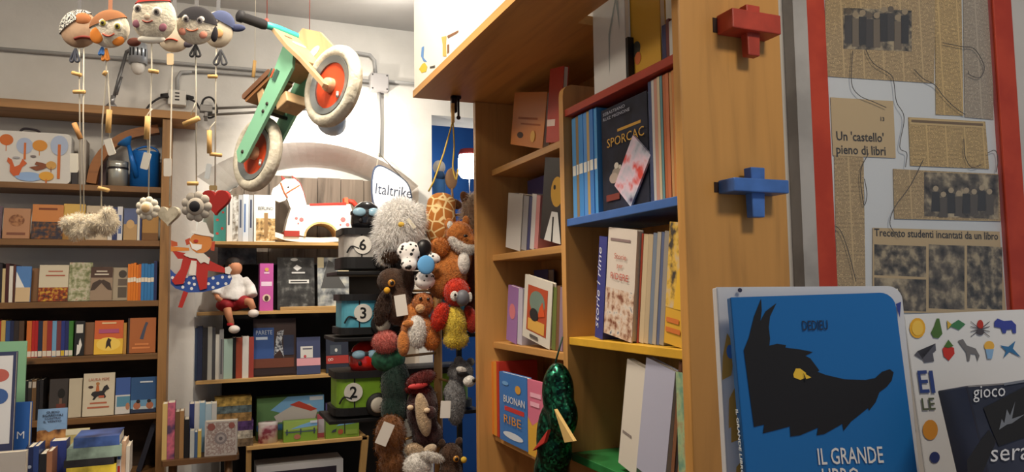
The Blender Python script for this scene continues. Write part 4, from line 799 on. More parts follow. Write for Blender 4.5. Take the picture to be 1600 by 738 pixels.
mobile('hanging cloth face with smooth black hair and pink cheeks', 307, 41, 31, 29, 2.2, CREAMC, [('hair', 12, 14, 0, 0, (34, 32, 38)), ('cheek', -19, -10, 6.5, 6, (206, 138, 118)), ('cheek', 13, -15, 6.5, 6, (206, 138, 118))]+eyes((-12, 9), (9, 7), (120, 116, 118))+[('mouth', -3, -10, 9, 3, (196, 120, 90)), ('braid', 28, -12, 6, 13, (40, 38, 44))], (120, 120, 122),
       [[(306, 70), (306, 150), (307, 300)], [(306, 160), (298, 180)]], [('bow', 306, 70, 8, 16, (60, 60, 62)), ('peg', 300, 190, -12, -5, PEG), ('peg', 302, 287, 8, 0, PEG), ('flower', 307, 323, 23, (34, 34, 40), M((176, 168, 156), .9))])
mobile('hanging cloth face in profile with navy cap and braid', 341, 46, 24, 29, 2.34, MN([(.4, (196, 184, 164)), (.6, (210, 200, 180))], 20, 3, .9), [('cap', 28, 24, 0, 0, (66, 76, 110)), ('cheek', 4, -8, 7, 7, (206, 160, 110)), ('braid', 30, 2, 13, 6, (58, 66, 100)), ('eye', 0, 10, 4, 3, (120, 116, 112))], (110, 112, 116),
       [[(338, 74), (337, 130), (336, 300)], [(337, 190), (328, 200), (328, 215)]], [('bow', 345, 78, 10, 20, (60, 62, 68)), ('peg', 333, 120, 7, 0, PEG), ('peg', 328, 222, 0, 18, PEG), ('peg', 338, 242, 9, -1, PEG), ('tag', 326, 268, 4, 12, (190, 196, 200, 10)), ('heart', 338, 314, 22, 0, M((160, 40, 36), .9)), ('tag', 334, 294, 6, 4, (150, 130, 90))])
# ================================================================== wall fittings
WY = BACKY-.02; GREY = M((168, 168, 168), .5)
def wp(px, py, dy=0): return onY(px, py, WY-dy)
cdn = [('grey electrical conduit running along the wall above the bookcase', [(-30, 74), (200, 92), (420, 111), (577, 127)], .011),
       ('thinner grey conduit below the main one on the back wall', [(300, 112), (340, 113), (460, 122), (577, 134)], .008),
       ('bent grey conduit rising to the junction box', [(530, 82), (560, 83), (578, 86), (585, 94), (587, 117)], .012),
       ('grey conduit running right from the junction box', [(606, 127), (640, 130), (676, 133)], .011),
       ('grey conduit going down from the junction box to the sign', [(592, 145), (593, 190), (592, 243)], .012),
       ('bent grey conduit rising from the socket strip', [(277, 143), (277, 122), (283, 113), (300, 112)], .011)]
for lab, pts, r in cdn: tag(MB().tube([wp(*p) for p in pts], r, 8).build('conduit', GREY), lab, 'conduit')
jb = thing('junction_box', 'grey square junction box where the wall conduits meet', 'junction box', T(wp(591, 131)))
MB().box(-.06, .06, -.05, .019, -.058, .058).build('box', M((176, 174, 176), .5), jb, bev=.008)
for sx in (-1, 1):
    for sz in (-1, 1): MB().ell((sx*.047, -.05, sz*.045), (.006, .003, .006), seg=8, ring=6).build('screw', M((90, 88, 88), .4, .5), jb)
sk = thing('socket_strip', 'white socket strip with black plugs above the bookcase', 'socket', T(wp(277, 152, .02)))
MB().box(-.05, .05, -.02, .038, -.05, .04).build('strip', M((214, 212, 206), .5), sk, bev=.006)
for z_ in (.02, 0, -.02): MB().box(-.012, .012, -.022, -.02, z_-.004, z_+.004).build('socket_hole', M((60, 56, 54)), sk)
for s_ in (-1, 1): MB().tube([(s_*.05, -.01, 0), (s_*.09, -.012, .002)], [.018, .008], 8).build('plug', M((36, 34, 36)), sk)
for lab, pts in (('black cable drooping left from the socket strip', [(264, 151), (250, 153), (236, 162), (228, 172)]), ('black cable looping right from the socket strip', [(294, 154), (306, 160), (313, 170), (318, 156), (328, 152), (336, 160), (339, 176), (330, 184), (318, 182)])):
    tag(MB().tube(spline([wp(x, y, .05) for x, y in pts], 6), .006, 6).build('cable', M((40, 38, 40), .6)), lab, 'cable')
for lab, p0, p1 in (('upper thin steel rod across the arched recess', (322, 170), (490, 163)), ('lower thin steel rod across the arched recess', (322, 180), (478, 171))):
    tag(MB().tube([wp(*p0, .12), wp(*p1, .12)], .008, 8).tube([wp(*p0, .12), wp(*p0)], .007, 6).build('steel_rod', M((140, 138, 134), .35, .7)), lab, 'rod')
ck = MB().box(-.035, .035, -.03, .02, -.02, .022, T(wp(322, 171, .12))).box(-.01, .01, -.03, .10, -.05, -.02, T(wp(322, 171, .12))).build('rod_clamp', M((120, 118, 116), .4, .5), None, bev=.004)
tag(ck, 'grey metal clamp gripping the ends of the steel rods', 'clamp')
# silver spot lamp standing on the bookcase top
LY = BY+.03; lb_ = onY(174, 170, LY); zt_ = ztop+.0455
lm = thing('desk_lamp', 'silver jointed lamp clamped on the bookcase top board', 'lamp', T(lb_.x, LY, zt_))
def lq(px, py, dy=0): p = onY(px, py, LY+dy); return (p.x-lb_.x, dy, p.z-zt_)
MB().lathe([(0, 0), (.028, 0), (.028, .012), (.014, .03), (0, .03)], 18).build('base', M((150, 150, 152), .3, .7), lm)
MB().tube([(0, 0, .02), lq(177, 150)], .012, 10).build('lower_arm', M((170, 170, 172), .3, .7), lm)
MB().tube([lq(178, 152), lq(186, 122), lq(198, 80)], .009, 8).tube([lq(182, 148, -.02), lq(190, 120, -.02)], .007, 8).build('upper_arm', M((120, 120, 122), .4, .5), lm)
MB().tube([lq(197, 82), lq(206, 76), lq(212, 78)], .01, 8).build('joint', M((130, 130, 132), .3, .6), lm)
p = Vector(lq(216, 84)); mb = MB().lathe([(0, .075), (.03, .07), (.044, .05), (.048, .02), (.048, -.06), (.045, -.06), (.044, .02), (0, .05)], 22, T(p))
hd = mb.build('lamp_head', M((176, 182, 190), .3, .5), lm)
for t in range(5): MB().box(-.004, .004, -.0015, .002, -.022, .022, T(p) @ RZ(-50+t*25) @ T(0, -.0485, .0)).build('vent_slot', M((50, 52, 56)), hd)
MB().ell((p.x, p.y, p.z-.075), (.036, .036, .045)).build('bulb', M((222, 218, 212), .3), lm)
# dome lamp that floods the recess
DP = onY(520, 186, 4.32)
dm = thing('dome_lamp', 'blue grey dome spot lamp shining on the arched recess', 'lamp', frame(DP, (1, 0, 0), (-.15, -.95, .28)))
MB().lathe([(.085, -.05), (.082, -.02), (.07, .03), (.045, .065), (0, .08), (0, .076), (.042, .06), (.066, .028), (.078, -.02), (.081, -.05), (.085, -.05)], 28).build('shade', M((150, 160, 176), .35, .3), dm)
MB().lathe([(0, .075), (.02, .078), (.016, .12), (0, .125)], 14).build('socket', M((90, 92, 96), .4, .4), dm)
MB().ell((0, 0, -.005), (.03, .03, .036)).build('bulb', GLOW((255, 236, 206), 12), dm)
w0 = dm.matrix_world.inverted() @ wp(470, 172, .12)
MB().tube([(0, 0, .12), tuple((w0+Vector((0, 0, .12)))/2), tuple(w0)], .006, 8).build('arm', M((90, 92, 96), .4, .5), dm)
la = light('SPOT', 'dome_lamp_light', DP-Vector((-.15, -.95, .28)).normalized()*.056, 48, (1, .9, .76), .03, aim=DP+Vector((.25, 1, -.45)), spot=165)
# round ceiling light
cp = onY(608, -2, 4.0); cp.z = CEILZ
rl = thing('ceiling_lamp', 'round white lamp shining on the ceiling', 'lamp', T(cp))
MB().lathe([(0, -.05), (.09, -.045), (.1, -.03), (.1, -.001), (0, -.001)], 28).build('diffuser', GLOW((255, 244, 226), 9), rl)
MB().lathe([(.1, -.001), (.115, -.001), (.115, -.02), (.1, -.02)], 28).build('ring', M((210, 210, 208), .4), rl)
light('POINT', 'ceiling_lamp_light', cp-Vector((0, 0, .085)), 18, (1, .92, .8), .08)
# hanging oval sign
SGY = 4.66; so = onY(610, 295, SGY)
sg = thing('hanging_sign', 'white rounded sign reading Italtrike with dark outline on a cord', 'sign', T(so))
def sp(pts): return ccw(rel(poly(pts, SGY), so))
op = [tuple(p) for p in [(v.x, v.y) for v in spline([(582, 270, 0), (588, 259, 0), (600, 260, 0), (625, 275, 0), (640, 291, 0), (645, 320, 0), (638, 336, 0), (600, 335, 0), (584, 322, 0), (580, 295, 0)], 4, True)]]
MB().prism(sp(op), 0, .012).build('outline_board', M((52, 62, 84), .5), sg, bev=.002)
ctr = (612, 297); MB().prism(sp([(ctr[0]+(x-ctr[0])*.93, ctr[1]+(y-ctr[1])*.93) for x, y in op]), -.003, .0).build('face_panel', M((226, 230, 236), .4), sg)
text(sg, 'Italtrike', onY(587, 304, SGY).x-so.x, onY(587, 305, SGY).z-so.z, .07, M((44, 52, 74)), y=-.004, w=.235, align='LEFT', X=RY(6))
MB().tube([tuple(onY(x, y, SGY+.006)-so) for x, y in ((588, 262), (592, 240), (634, 284))], .003, 6).build('cord', M((206, 198, 180)), sg)
MB().tube([tuple(wp(592, 243)-so), (wp(592, 243).x-so.x, BACKY+.004-so.y, wp(592, 243).z-so.z)], .006, 8).build('hook', GREY, sg)
hp0 = P(398, 105, 3.5); hk = thing('peg_cord', 'thin cord with a wooden peg and white tag beside the bike', 'cord', T(hp0))
MB().tube([(0, 0, CEILZ-hp0.z), (0, 0, -.09)], .0018, 5).build('cord', ROPE, hk); MB().tube([(0, -.004, .03), (-.006, -.004, -.05)], .008, 8).build('wooden_peg', PEG, hk)
MB().box(-.012, .006, -.004, -.001, -.15, -.08).build('paper_tag', M((196, 192, 186), .8), hk)
# ================================================================== ride-on toys on their rack
TYF = 3.42; SWAP = Matrix(((1, 0, 0, 0), (0, 0, 1, 0), (0, 1, 0, 0), (0, 0, 0, 1)))
rk = thing('display_rack', 'black metal rack carrying the stacked ride-on toys', 'rack', T(onY(640, 500, TYF).x, TYF, 0))
rx_ = rk.location.x; tz_ = []
for k, (num, xl, y0, y1, yb, c, c2) in enumerate([('6', 536, 366, 402, 424, (150, 146, 142), (196, 192, 188)), ('3', 532, 470, 512, 527, (74, 152, 178), (100, 178, 200)), ('2', 524, 592, 638, 654, (112, 152, 44), (128, 168, 52))]):
    a = onY(xl, (y0+y1)/2, TYF); L = .66; zb = onY(xl+30, yb, TYF).z; z0 = onY(xl+30, y1, TYF).z-zb; z1 = onY(xl+30, y0, TYF).z-zb; tz_.append(zb)
    cname = ['grey', 'light blue', 'green'][k]
    r = thing('ride_on_toy', f'{cname} box shaped ride-on toy marked with number {num}', 'ride-on toy', T(a.x, TYF, zb))
    MB().prism(rrect(.012, L-.012, .012, .25, .05), z0-.01, z1, SWAP).build('body', MN([(.4, c), (.6, c2)], 9, 3, .4), r, bev=.004)
    MB().prism(rrect(-.005, L+.005, -.008, .265, .06), 0.012, z0, SWAP).build('bumper', M((24, 24, 26), .55), r, bev=.012)
    MB().prism(rrect(.0, L, .0, .26, .055), z1, z1+.03, SWAP).build('seat_lid', M((28, 28, 30), .5), r, bev=.01)
    MB().box(.085, .091, .009, .014, z0, z1).build('panel_line', M((24, 24, 26)), r)
    zc = (z0+z1)/2+.004; xn = onY({'6': 567, '3': 568, '2': 553}[num], 500, TYF).x-a.x
    nb = MB().prism(circle(xn, zc, .042, 24), .0065, .012).build('number_disc', M((222, 220, 214)), r)
    text(nb, num, xn, zc-.024, .05, M((24, 24, 26)), y=.0055, bold=.02, name='numeral')
    MB().tube(spline([(.02, .013, z0+.02), (.04, .009, z0+.05), (.075, .0085, z0+.04)], 5), .004, 6).build('arc_print', M((26, 30, 34)), r)
    for xw in (.19, .56): 
        MB().lathe([(0, -.012), (.03, -.012), (.05, -.01), (.055, 0), (.05, .012), (0, .012)], 24, T(xw, -.012, .055) @ RX(90)).build('wheel', M((28, 28, 30), .6), r)
        MB().lathe([(0, .0125), (.036, .0125), (.03, .02), (0, .021)], 20, T(xw, -.012, .055) @ RX(90)).build('wheel_cap', M((206, 200, 186), .5), r)
    MB().box(a.x-rx_-.03, a.x-rx_+L+.03, -.02, .3, zb-.018-.0, zb-.0005).build('rack_shelf', M((24, 24, 26), .5), rk, bev=.003)
for x in (.0, .34):
    for y in (.28,): MB().box(x-.012, x+.012, y, y+.024, 0, tz_[0]+.05).build('post', M((28, 28, 30), .5), rk)
# animal helmets with goggles
for lab, px, py, rr, Yh, zb, c in (('shiny black ladybird helmet with pale goggles on the grey toy', 572, 346, .072, TYF+.09, tz_[0]+onY(566, 366, TYF).z-onY(566, 424, TYF).z+.03, (22, 22, 26)),
                                 ('red ladybird helmet with blue goggles on the green toy', 571, 566, .075, TYF+.09, tz_[2]+onY(554, 592, TYF).z-onY(554, 654, TYF).z+.03, (196, 34, 28))):
    p = onY(px, py, Yh); h = thing('helmet', lab, 'helmet', T(p.x, Yh, zb+.0005))
    MB().lathe([(0, .0), (rr*.9, .0), (rr*1.02, .03), (rr, .07), (rr*.75, .108), (rr*.4, .128), (0, .134)], 28).build('shell', M(c, .18, 0, .6), h)
    for s_ in (-1, 1):
        MB().ell((s_*.034-.01, -rr*.92, .075), (.032, .014, .021), RZ(0)).build('goggle_lens', M((150, 190, 214), .12, 0, .8), h)
        MB().ell((s_*.03-.01, -rr*.99, .035), (.009, .006, .011)).build('spot', M((24, 20, 22)), h)
    MB().lathe([(rr*1.0, .066), (rr*1.03, .07), (rr*1.03, .082), (rr*.98, .086)], 28).build('goggle_strap', M((40, 40, 46)), h)
# ================================================================== hand puppets
PY_ = 3.16
st = thing('puppet_stand', 'wooden pole stand with pegs holding the hand puppets', 'stand', T(onY(684, 500, PY_+.16).x, PY_+.16, 0))
MB().tube([(0, 0, 0), (0, 0, onY(684, 330, PY_+.16).z)], .02, 12).build('pole', WOOD((176, 134, 82), 'Z', .5), st)
MB().lathe([(0, 0), (.2, 0), (.2, .02), (.03, .03), (0, .03)], 28).build('base', WOOD((150, 110, 70), 'X', .5), st)
pegs_n = 0; _fm = {}
def plush(name, label, cx, cy, Yp, parts, tags=(), furry=None, peg=True):
    global pegs_n
    o_ = onY(cx, cy, Yp); s_ = (o_-EYE).dot(CF)/F; r = thing(name, label, 'puppet', T(o_))
    body = None
    for nm, els, mt, vox in parts:
        mb = MB()
        for e_ in els:
            px, py, rx, rz = e_[:4]; dy = e_[4] if len(e_) > 4 else 0; ryf = e_[5] if len(e_) > 5 else .8; rot = e_[6] if len(e_) > 6 else 0
            mb.ell(((px-cx)*s_, dy, -(py-cy)*s_), (rx*s_, min(rx, rz)*ryf*s_, rz*s_), T(0, 0, 0) @ (T((px-cx)*s_, dy, -(py-cy)*s_) @ RY(rot) @ T(-(px-cx)*s_, -dy, (py-cy)*s_)))
        ob = mb.build(nm, mt if isinstance(mt, bpy.types.Material) else M(mt, .9), r)
        if vox: smooth_mesh(ob, vox, 4)
        if body is None: body = ob
        if isinstance(mt, bpy.types.Material) and mt.name in _fc and not (furry and nm in furry) and max(e_[2] for e_ in els) > 12:
            stuff(fur(ob, 1100, .0085, _fm.setdefault(mt.name, FURM(_fc[mt.name])), r, .0009))
        if furry and nm in furry: stuff(fur(ob, *furry[nm], r, .0011))
    for px, py, w_, h_, rot, c in tags:
        MB().prism(rrect(-w_*s_, w_*s_, -h_*s_, h_*s_, .002), -.001, .001, T((px-cx)*s_, -.085, -(py-cy)*s_) @ RY(rot)).build('paper_tag', M(c, .7), r)
    if peg:
        w0 = st.location
        MB().tube([(0, 0, o_.z), (o_.x-w0.x, o_.y+.01-w0.y, o_.z)], .006, 6).build('peg', WOOD((176, 134, 82), 'X', .5, False), st)
    return r
_fc = {}
def FUR(c, k=.8):
    m = MN([(.35, tuple(v*k for v in c)), (.65, c)], 60, 4, .95, bump=.6, bscale=160, sheen=.3); _fc[m.name] = c; return m
WHT_F = FUR((226, 222, 216)); ORG = FUR((196, 120, 54)); BRO = FUR((74, 50, 34)); RUST = FUR((122, 76, 38)); GRY = FUR((124, 124, 126)); BLK = M((22, 20, 22), .4)
EYE_ = M((20, 16, 16), .15, 0, .8); AMB = M((176, 120, 40), .2, 0, .5)
GIR = bpy.data.materials.new('giraffe'); GIR.use_nodes = True; nt = GIR.node_tree; v = nt.nodes.new('ShaderNodeTexVoronoi'); v.feature = 'DISTANCE_TO_EDGE'; v.inputs['Scale'].default_value = 22
tcg = nt.nodes.new('ShaderNodeTexCoord'); nt.links.new(tcg.outputs['Object'], v.inputs['Vector'])
nt.links.new(_ramp(nt, v.outputs['Distance'], [(.05, (232, 206, 150)), (.09, (176, 108, 44))]), nt.nodes['Principled BSDF'].inputs['Base Color']); nt.nodes['Principled BSDF'].inputs['Roughness'].default_value = .95
DAL = bpy.data.materials.new('dalmatian'); DAL.use_nodes = True; nt = DAL.node_tree; v = nt.nodes.new('ShaderNodeTexVoronoi'); v.inputs['Scale'].default_value = 48
tcg = nt.nodes.new('ShaderNodeTexCoord'); nt.links.new(tcg.outputs['Object'], v.inputs['Vector'])
nt.links.new(_ramp(nt, v.outputs['Distance'], [(.3, (24, 22, 24)), (.36, (232, 228, 226))]), nt.nodes['Principled BSDF'].inputs['Base Color']); nt.nodes['Principled BSDF'].inputs['Roughness'].default_value = .9
plush('white_dog_puppet', 'shaggy white dog puppet near the hanging sign', 625, 355, PY_, [('body', [(625, 350, 34, 38), (638, 338, 25, 20), (606, 372, 20, 22), (602, 398, 12, 10)], WHT_F, .012), ('paw', [(608, 402, 13, 11, -.02)], BRO, 0), ('nose', [(619, 354, 5, 4, -.09)], (206, 170, 70), 0), ('ear', [(655, 340, 9, 22, -.03)], WHT_F, 0)], [(635, 352, 3, 9, -40, (232, 226, 206))], {'body': (4500, .036, FURM((252, 251, 250)))})
plush('giraffe_puppet', 'giraffe puppet neck with cream net pattern above the fox', 690, 345, PY_+.05, [('neck', [(688, 345, 25, 45, 0, 1), (690, 320, 24, 20, 0, 1)], GIR, .012), ('ear', [(712, 318, 12, 8, 0, .6, 20)], RUST, 0)])
plush('fluffy_puppet', 'fluffy cream and brown puppet beside the pine bookcase', 737, 335, PY_+.06, [('body', [(738, 332, 17, 30)], FUR((214, 196, 176)), .012), ('ear', [(728, 312, 8, 14, 0, .6, -30)], RUST, 0)], (), {'body': (1600, .03, FURM((222, 206, 190)))})
plush('fox_puppet', 'orange fox puppet with white cheeks and black nose', 712, 385, PY_-.03, [('body', [(700, 425, 30, 38), (690, 440, 26, 28), (716, 405, 22, 26)], ORG, .012), ('head', [(714, 366, 23, 20, -.03), (728, 380, 14, 14, -.05)], ORG, .01), ('cheek', [(716, 388, 20, 10, -.055, .8, 25), (703, 377, 10, 9, -.05), (728, 389, 11, 8, -.068)], WHT_F, .009), ('bib', [(718, 412, 10, 18, -.06)], WHT_F, 0), ('ear', [(698, 352, 8, 10, -.03, .5)], ORG, 0), ('inner_ear', [(698, 354, 5, 7, -.045, .4)], WHT_F, 0), ('ear', [(727, 346, 6, 9, -.02, .5)], ORG, 0), ('nose', [(737, 390, 4.5, 4, -.095)], BLK, 0), ('eye', [(718, 371, 3.6, 2.4, -.088)], EYE_, 0), ('arm', [(683, 388, 14, 16, -.04), (676, 383, 9, 9, -.05)], ORG, .009)])
plush('bear_puppet', 'dark chestnut puppet hanging behind the fox', 735, 428, PY_+.05, [('body', [(735, 425, 14, 46), (738, 470, 14, 30)], FUR((92, 42, 30)), .012)])
plush('dalmatian_puppet', 'spotted dalmatian puppet with a round blue tag', 650, 405, PY_-.105, [('head', [(640, 394, 21, 17), (637, 414, 14, 11, -.02)], DAL, .009), ('ear', [(661, 389, 13, 15, -.01, .7, 15)], BLK, 0), ('paw', [(677, 404, 11, 8, -.02, .8, 20)], DAL, 0), ('body', [(664, 438, 17, 15)], DAL, 0), ('nose', [(635, 418, 4, 3, -.045)], BLK, 0), ('tag_disc', [(661, 415, 14, 15, -.05, .25)], (96, 160, 214), 0)])
plush('owl_puppet', 'large dark brown owl puppet with amber eye and yellow beak', 615, 455, PY_-.02, [('body', [(612, 440, 24, 22), (622, 475, 24, 36), (634, 440, 16, 24)], BRO, .012), ('wing', [(596, 480, 13, 30, -.03, .6, 15)], FUR((60, 40, 30)), 0), ('eye_disc', [(607, 443, 6, 6, -.055, .5)], AMB, 0), ('pupil', [(607, 443, 3.2, 3.2, -.066, .5)], EYE_, 0), ('beak', [(599, 454, 5, 5, -.066)], (214, 160, 44), 0)], [(619, 477, 9, 16, -8, (220, 216, 208))])
plush('squirrel_puppet', 'tawny squirrel puppet with a white belly above the dinosaur', 655, 505, PY_-.08, [('body', [(652, 515, 27, 26), (650, 490, 18, 18)], ORG, .01), ('head', [(659, 476, 17, 18, -.02)], FUR((176, 108, 58)), 0), ('belly', [(648, 518, 15, 26, -.035, .9)], WHT_F, 0), ('leg', [(627, 535, 10, 20, -.03)], ORG, 0), ('leg', [(671, 530, 13, 17, -.03)], ORG, 0), ('arm', [(633, 505, 10, 6, -.05)], ORG, 0), ('muzzle', [(652, 482, 8, 7, -.05)], FUR((206, 160, 110)), 0), ('eye', [(664, 468, 2.6, 2.6, -.055)], EYE_, 0), ('eye', [(652, 467, 2.6, 2.6, -.055)], EYE_, 0)])
plush('parrot_puppet', 'red parrot puppet with grey beak and yellow belly', 712, 490, PY_-.135, [('head', [(714, 457, 21, 22)], FUR((196, 48, 24)), 0), ('beak', [(718, 466, 11, 13, -.045, .9)], M((96, 98, 106), .5), 0), ('cheek', [(705, 463, 7, 8, -.045, .5)], WHT_F, 0), ('cheek', [(732, 465, 4, 8, -.03, .5)], WHT_F, 0), ('eye', [(704, 461, 2.2, 2.2, -.062)], EYE_, 0), ('body', [(710, 505, 20, 28), (712, 530, 22, 16)], FUR((206, 180, 62)), .011), ('wing', [(686, 494, 13, 22, -.01, .7, 20)], FUR((196, 48, 24)), 0), ('wing', [(736, 500, 12, 22, 0, .7, -10)], FUR((186, 44, 24)), 0)])
plush('dinosaur_puppet', 'dark green dinosaur puppet with a pink snout', 605, 560, PY_, [('snout', [(600, 534, 21, 18, -.03)], FUR((196, 104, 96)), 0), ('head', [(607, 562, 27, 20)], MN([(.35, (20, 60, 44)), (.65, (44, 104, 76))], 40, 4, .5), 0), ('body', [(618, 600, 24, 40), (616, 640, 22, 30)], FUR((20, 46, 38)), .012)], [])
plush('dragon_puppet', 'dark maroon dragon puppet with open red mouth and beige belly', 655, 625, PY_-.05, [('body', [(660, 640, 26, 44), (668, 680, 26, 24)], FUR((58, 22, 22)), .012), ('upper_jaw', [(655, 592, 25, 12, -.03, .9, -18)], FUR((96, 28, 26)), 0), ('lower_jaw', [(650, 608, 20, 7, -.03, .9, 8)], FUR((110, 30, 28)), 0), ('mouth', [(648, 601, 16, 5, -.05, .8, -5)], M((196, 60, 60), .6), 0), ('belly', [(655, 645, 12, 34, -.06, .8, -10)], FUR((190, 164, 132)), 0), ('arm', [(640, 633, 8, 6, -.05)], FUR((60, 24, 24)), 0), ('claw', [(634, 632, 5, 4, -.07)], (214, 190, 160), 0), ('arm', [(665, 642, 10, 10, -.07)], FUR((60, 24, 24)), 0), ('claw', [(658, 637, 5, 4, -.09)], (214, 190, 160), 0), ('foot', [(640, 696, 14, 9, -.07, .8, 15)], FUR((206, 184, 156)), 0), ('foot', [(664, 698, 12, 8, -.07, .8, -25)], FUR((206, 184, 156)), 0)], [(688, 638, 8, 13, 4, (222, 220, 214))])
plush('raccoon_puppet', 'grey raccoon puppet with black mask and white muzzle', 715, 600, PY_-.07, [('head', [(720, 582, 20, 18)], GRY, 0), ('body', [(711, 625, 17, 40), (700, 612, 9, 12)], GRY, .011), ('ear', [(716, 564, 8, 7, -.01, .5)], GRY, 0), ('ear', [(738, 568, 7, 7, .01, .5)], GRY, 0), ('brow', [(716, 577, 9, 5, -.045, .7, 15)], WHT_F, 0), ('mask', [(719, 584, 11, 5, -.046, .7, 15)], BLK, 0), ('muzzle', [(728, 595, 10, 9, -.05, .9)], WHT_F, 0), ('nose', [(733, 593, 3.4, 3, -.075)], BLK, 0)])
plush('beaver_puppet', 'brown furry beaver puppet with white tag low on the stand', 610, 695, PY_-.085, [('body', [(610, 680, 25, 32), (612, 725, 22, 30), (592, 700, 9, 9)], RUST, .012)], [(594, 672, 9, 17, 25, (216, 212, 204))], {'body': (1800, .014, FURM((112, 70, 36)))})
plush('rabbit_puppet', 'white rabbit puppet with a long drooping ear', 655, 725, PY_-.165, [('head', [(652, 728, 22, 20)], WHT_F, 0), ('ear', [(672, 714, 20, 7, -.03, .8, 18)], WHT_F, 0)], [])
plush('owlet_puppet', 'small brown owl puppet with yellow beak beside the rabbit', 705, 715, PY_-.085, [('body', [(704, 712, 20, 20), (704, 740, 20, 24)], BRO, .011), ('ear', [(690, 692, 6, 7, 0, .6, -20)], BRO, 0), ('ear', [(718, 692, 6, 7, 0, .6, 20)], BRO, 0), ('eye_disc', [(707, 714, 5, 5, -.05, .5)], AMB, 0), ('pupil', [(707, 714, 2.8, 2.8, -.058, .5)], EYE_, 0), ('beak', [(720, 717, 5, 5, -.046)], (206, 170, 60), 0)])
# ================================================================== books in the pine units (they face -X)
def xb(x0, x1, top, Xp, zb, col, label, arts=(), face=True, dep=.02, lean=0, tilt=0, group=None, ht=None, name='book', topx=None):
    yf = onX(x0, top, Xp).y; yn = onX(x1, top, Xp).y; h = ht or onX(topx or (x0+x1)/2, top, Xp).z-zb
    over = min([s_-.024 for s_ in ([q_[2] for q_ in SH] if yf < UY1+.01 else V2+[OZ+.02]) if s_ > zb+.05]+[9]); h = min(h, (over-zb-.008-(yf-yn)*math.sin(R(lean)))/math.cos(R(lean)))
    return book(T(Xp, yf, zb+.0008+max(0, dep*math.sin(R(tilt)))+ (max(0, (yf-yn)*math.sin(R(lean))))) @ RZ(-90) @ RY(lean) @ RX(-tilt), (yf-yn)*(math.cos(R(lean)) if lean else 1)-.0006, h, dep, col, label, face, arts, group, name=name)
def xspines(x, Xp, zb, top0, specs, where, dep=.2, lean=0):
    h0 = onX(x, top0, Xp).z-zb
    for i, sp_ in enumerate(specs):
        wpx, dh, cn, c = sp_[:4]; pv = specs[i-1][2] if i else None; nx = specs[i+1][2] if i+1 < len(specs) else None
        if pv and nx: lab = f'{cn} spined book between {pv} and {nx} ones {where}'
        else: lab = f'{cn} spined book beside the {nx or pv} one {where}'
        xb(x, x+wpx, top0, Xp+random.uniform(0, .004), zb, c, lab, sp_[4] if len(sp_) > 4 else (), False, dep*random.uniform(.95, 1), lean, ht=h0+dh); x += wpx
Zr, Zb, Zy, Zg = (s_[2] for s_ in SH); XP = UX+.022
SKYB = (88, 148, 204); lab_ = [('r', .1, .42, .9, .52, (222, 222, 216))]
xspines(893, XP, Zb, 178, [(6, 0, 'sky blue', SKYB, lab_), (4, -.004, 'grey brown', (140, 120, 90), lab_), (7, .004, 'azure', (66, 134, 200), lab_), (6, .006, 'cornflower', (84, 140, 206), lab_), (4, .004, 'tan', (176, 150, 100), lab_), (6, .004, 'cobalt', (58, 118, 190), lab_), (6, .002, 'steel blue', (78, 146, 204), lab_)], 'on the blue shelf')
xb(939, 1011, 158, XP+.012, Zb, MN([(.4, (22, 24, 38)), (.7, (38, 42, 62))], 12), 'dark picture book lettered SPORCAC on the blue shelf', [('t', 'SEBASTIANO', .08, .93, .03, (170, 174, 190), {'align': 'LEFT', 'w': .5}), ('t', 'RUIZ MIGNONE', .08, .88, .03, (170, 174, 190), {'align': 'LEFT', 'w': .6}), ('r', 0.370, 0.736, 0.870, 0.762, (196, 150, 60)), ('t', 'SPORCAC', .16, .61, .085, (206, 160, 64), {'align': 'LEFT', 'w': .8}), ('e', .35, .34, .13, .07, (150, 140, 130)), ('e', .27, .31, .1, .05, (176, 160, 150)), ('e', .34, .42, .05, .03, (206, 200, 190)), ('e', .42, .4, .03, .02, (196, 190, 180)), ('r', .1, .1, .4, .16, (120, 50, 40))], dep=.012, topx=975)
mgy = onX(1012, 122, XP).y+.001+.11*math.cos(R(40))+.165*math.sin(R(40))   # its upper corner leans on the first spine
mg = book(T(XP+.003, mgy, Zb+.001+.11*math.sin(R(40))) @ RZ(-90) @ RY(40), .11, .165, .006, MN([(.36, (206, 70, 60)), (.48, (214, 190, 206)), (.62, (176, 180, 196)), (.75, (90, 80, 110))], 16, 3), 'glossy magazine with pink and red print leaning before the dark picture book')
xspines(1012, XP, Zb, 122, [(5, 0, 'navy', (54, 66, 104)), (4, -.002, 'pale grey', (190, 190, 188)), (5, .004, 'rose', (188, 138, 122)), (4, 0, 'ivory', (196, 180, 150)), (4, .002, 'teal', (96, 140, 146)), (5, .004, 'copper', (176, 100, 62)), (5, .0, 'terracotta', (190, 112, 74)), (5, .003, 'sand', (196, 150, 100)), (5, .001, 'amber', (196, 128, 70)), (5, .003, 'russet', (160, 84, 54)), (4, .001, 'apricot', (206, 140, 90)), (8, .004, 'white', (206, 200, 186), [('r', 0, 0, 1, .45, (150, 146, 70)), ('r', 0, .5, 1, .58, (206, 150, 70)), ('r', 0, .64, 1, .7, (206, 160, 80))])], 'on the blue shelf')
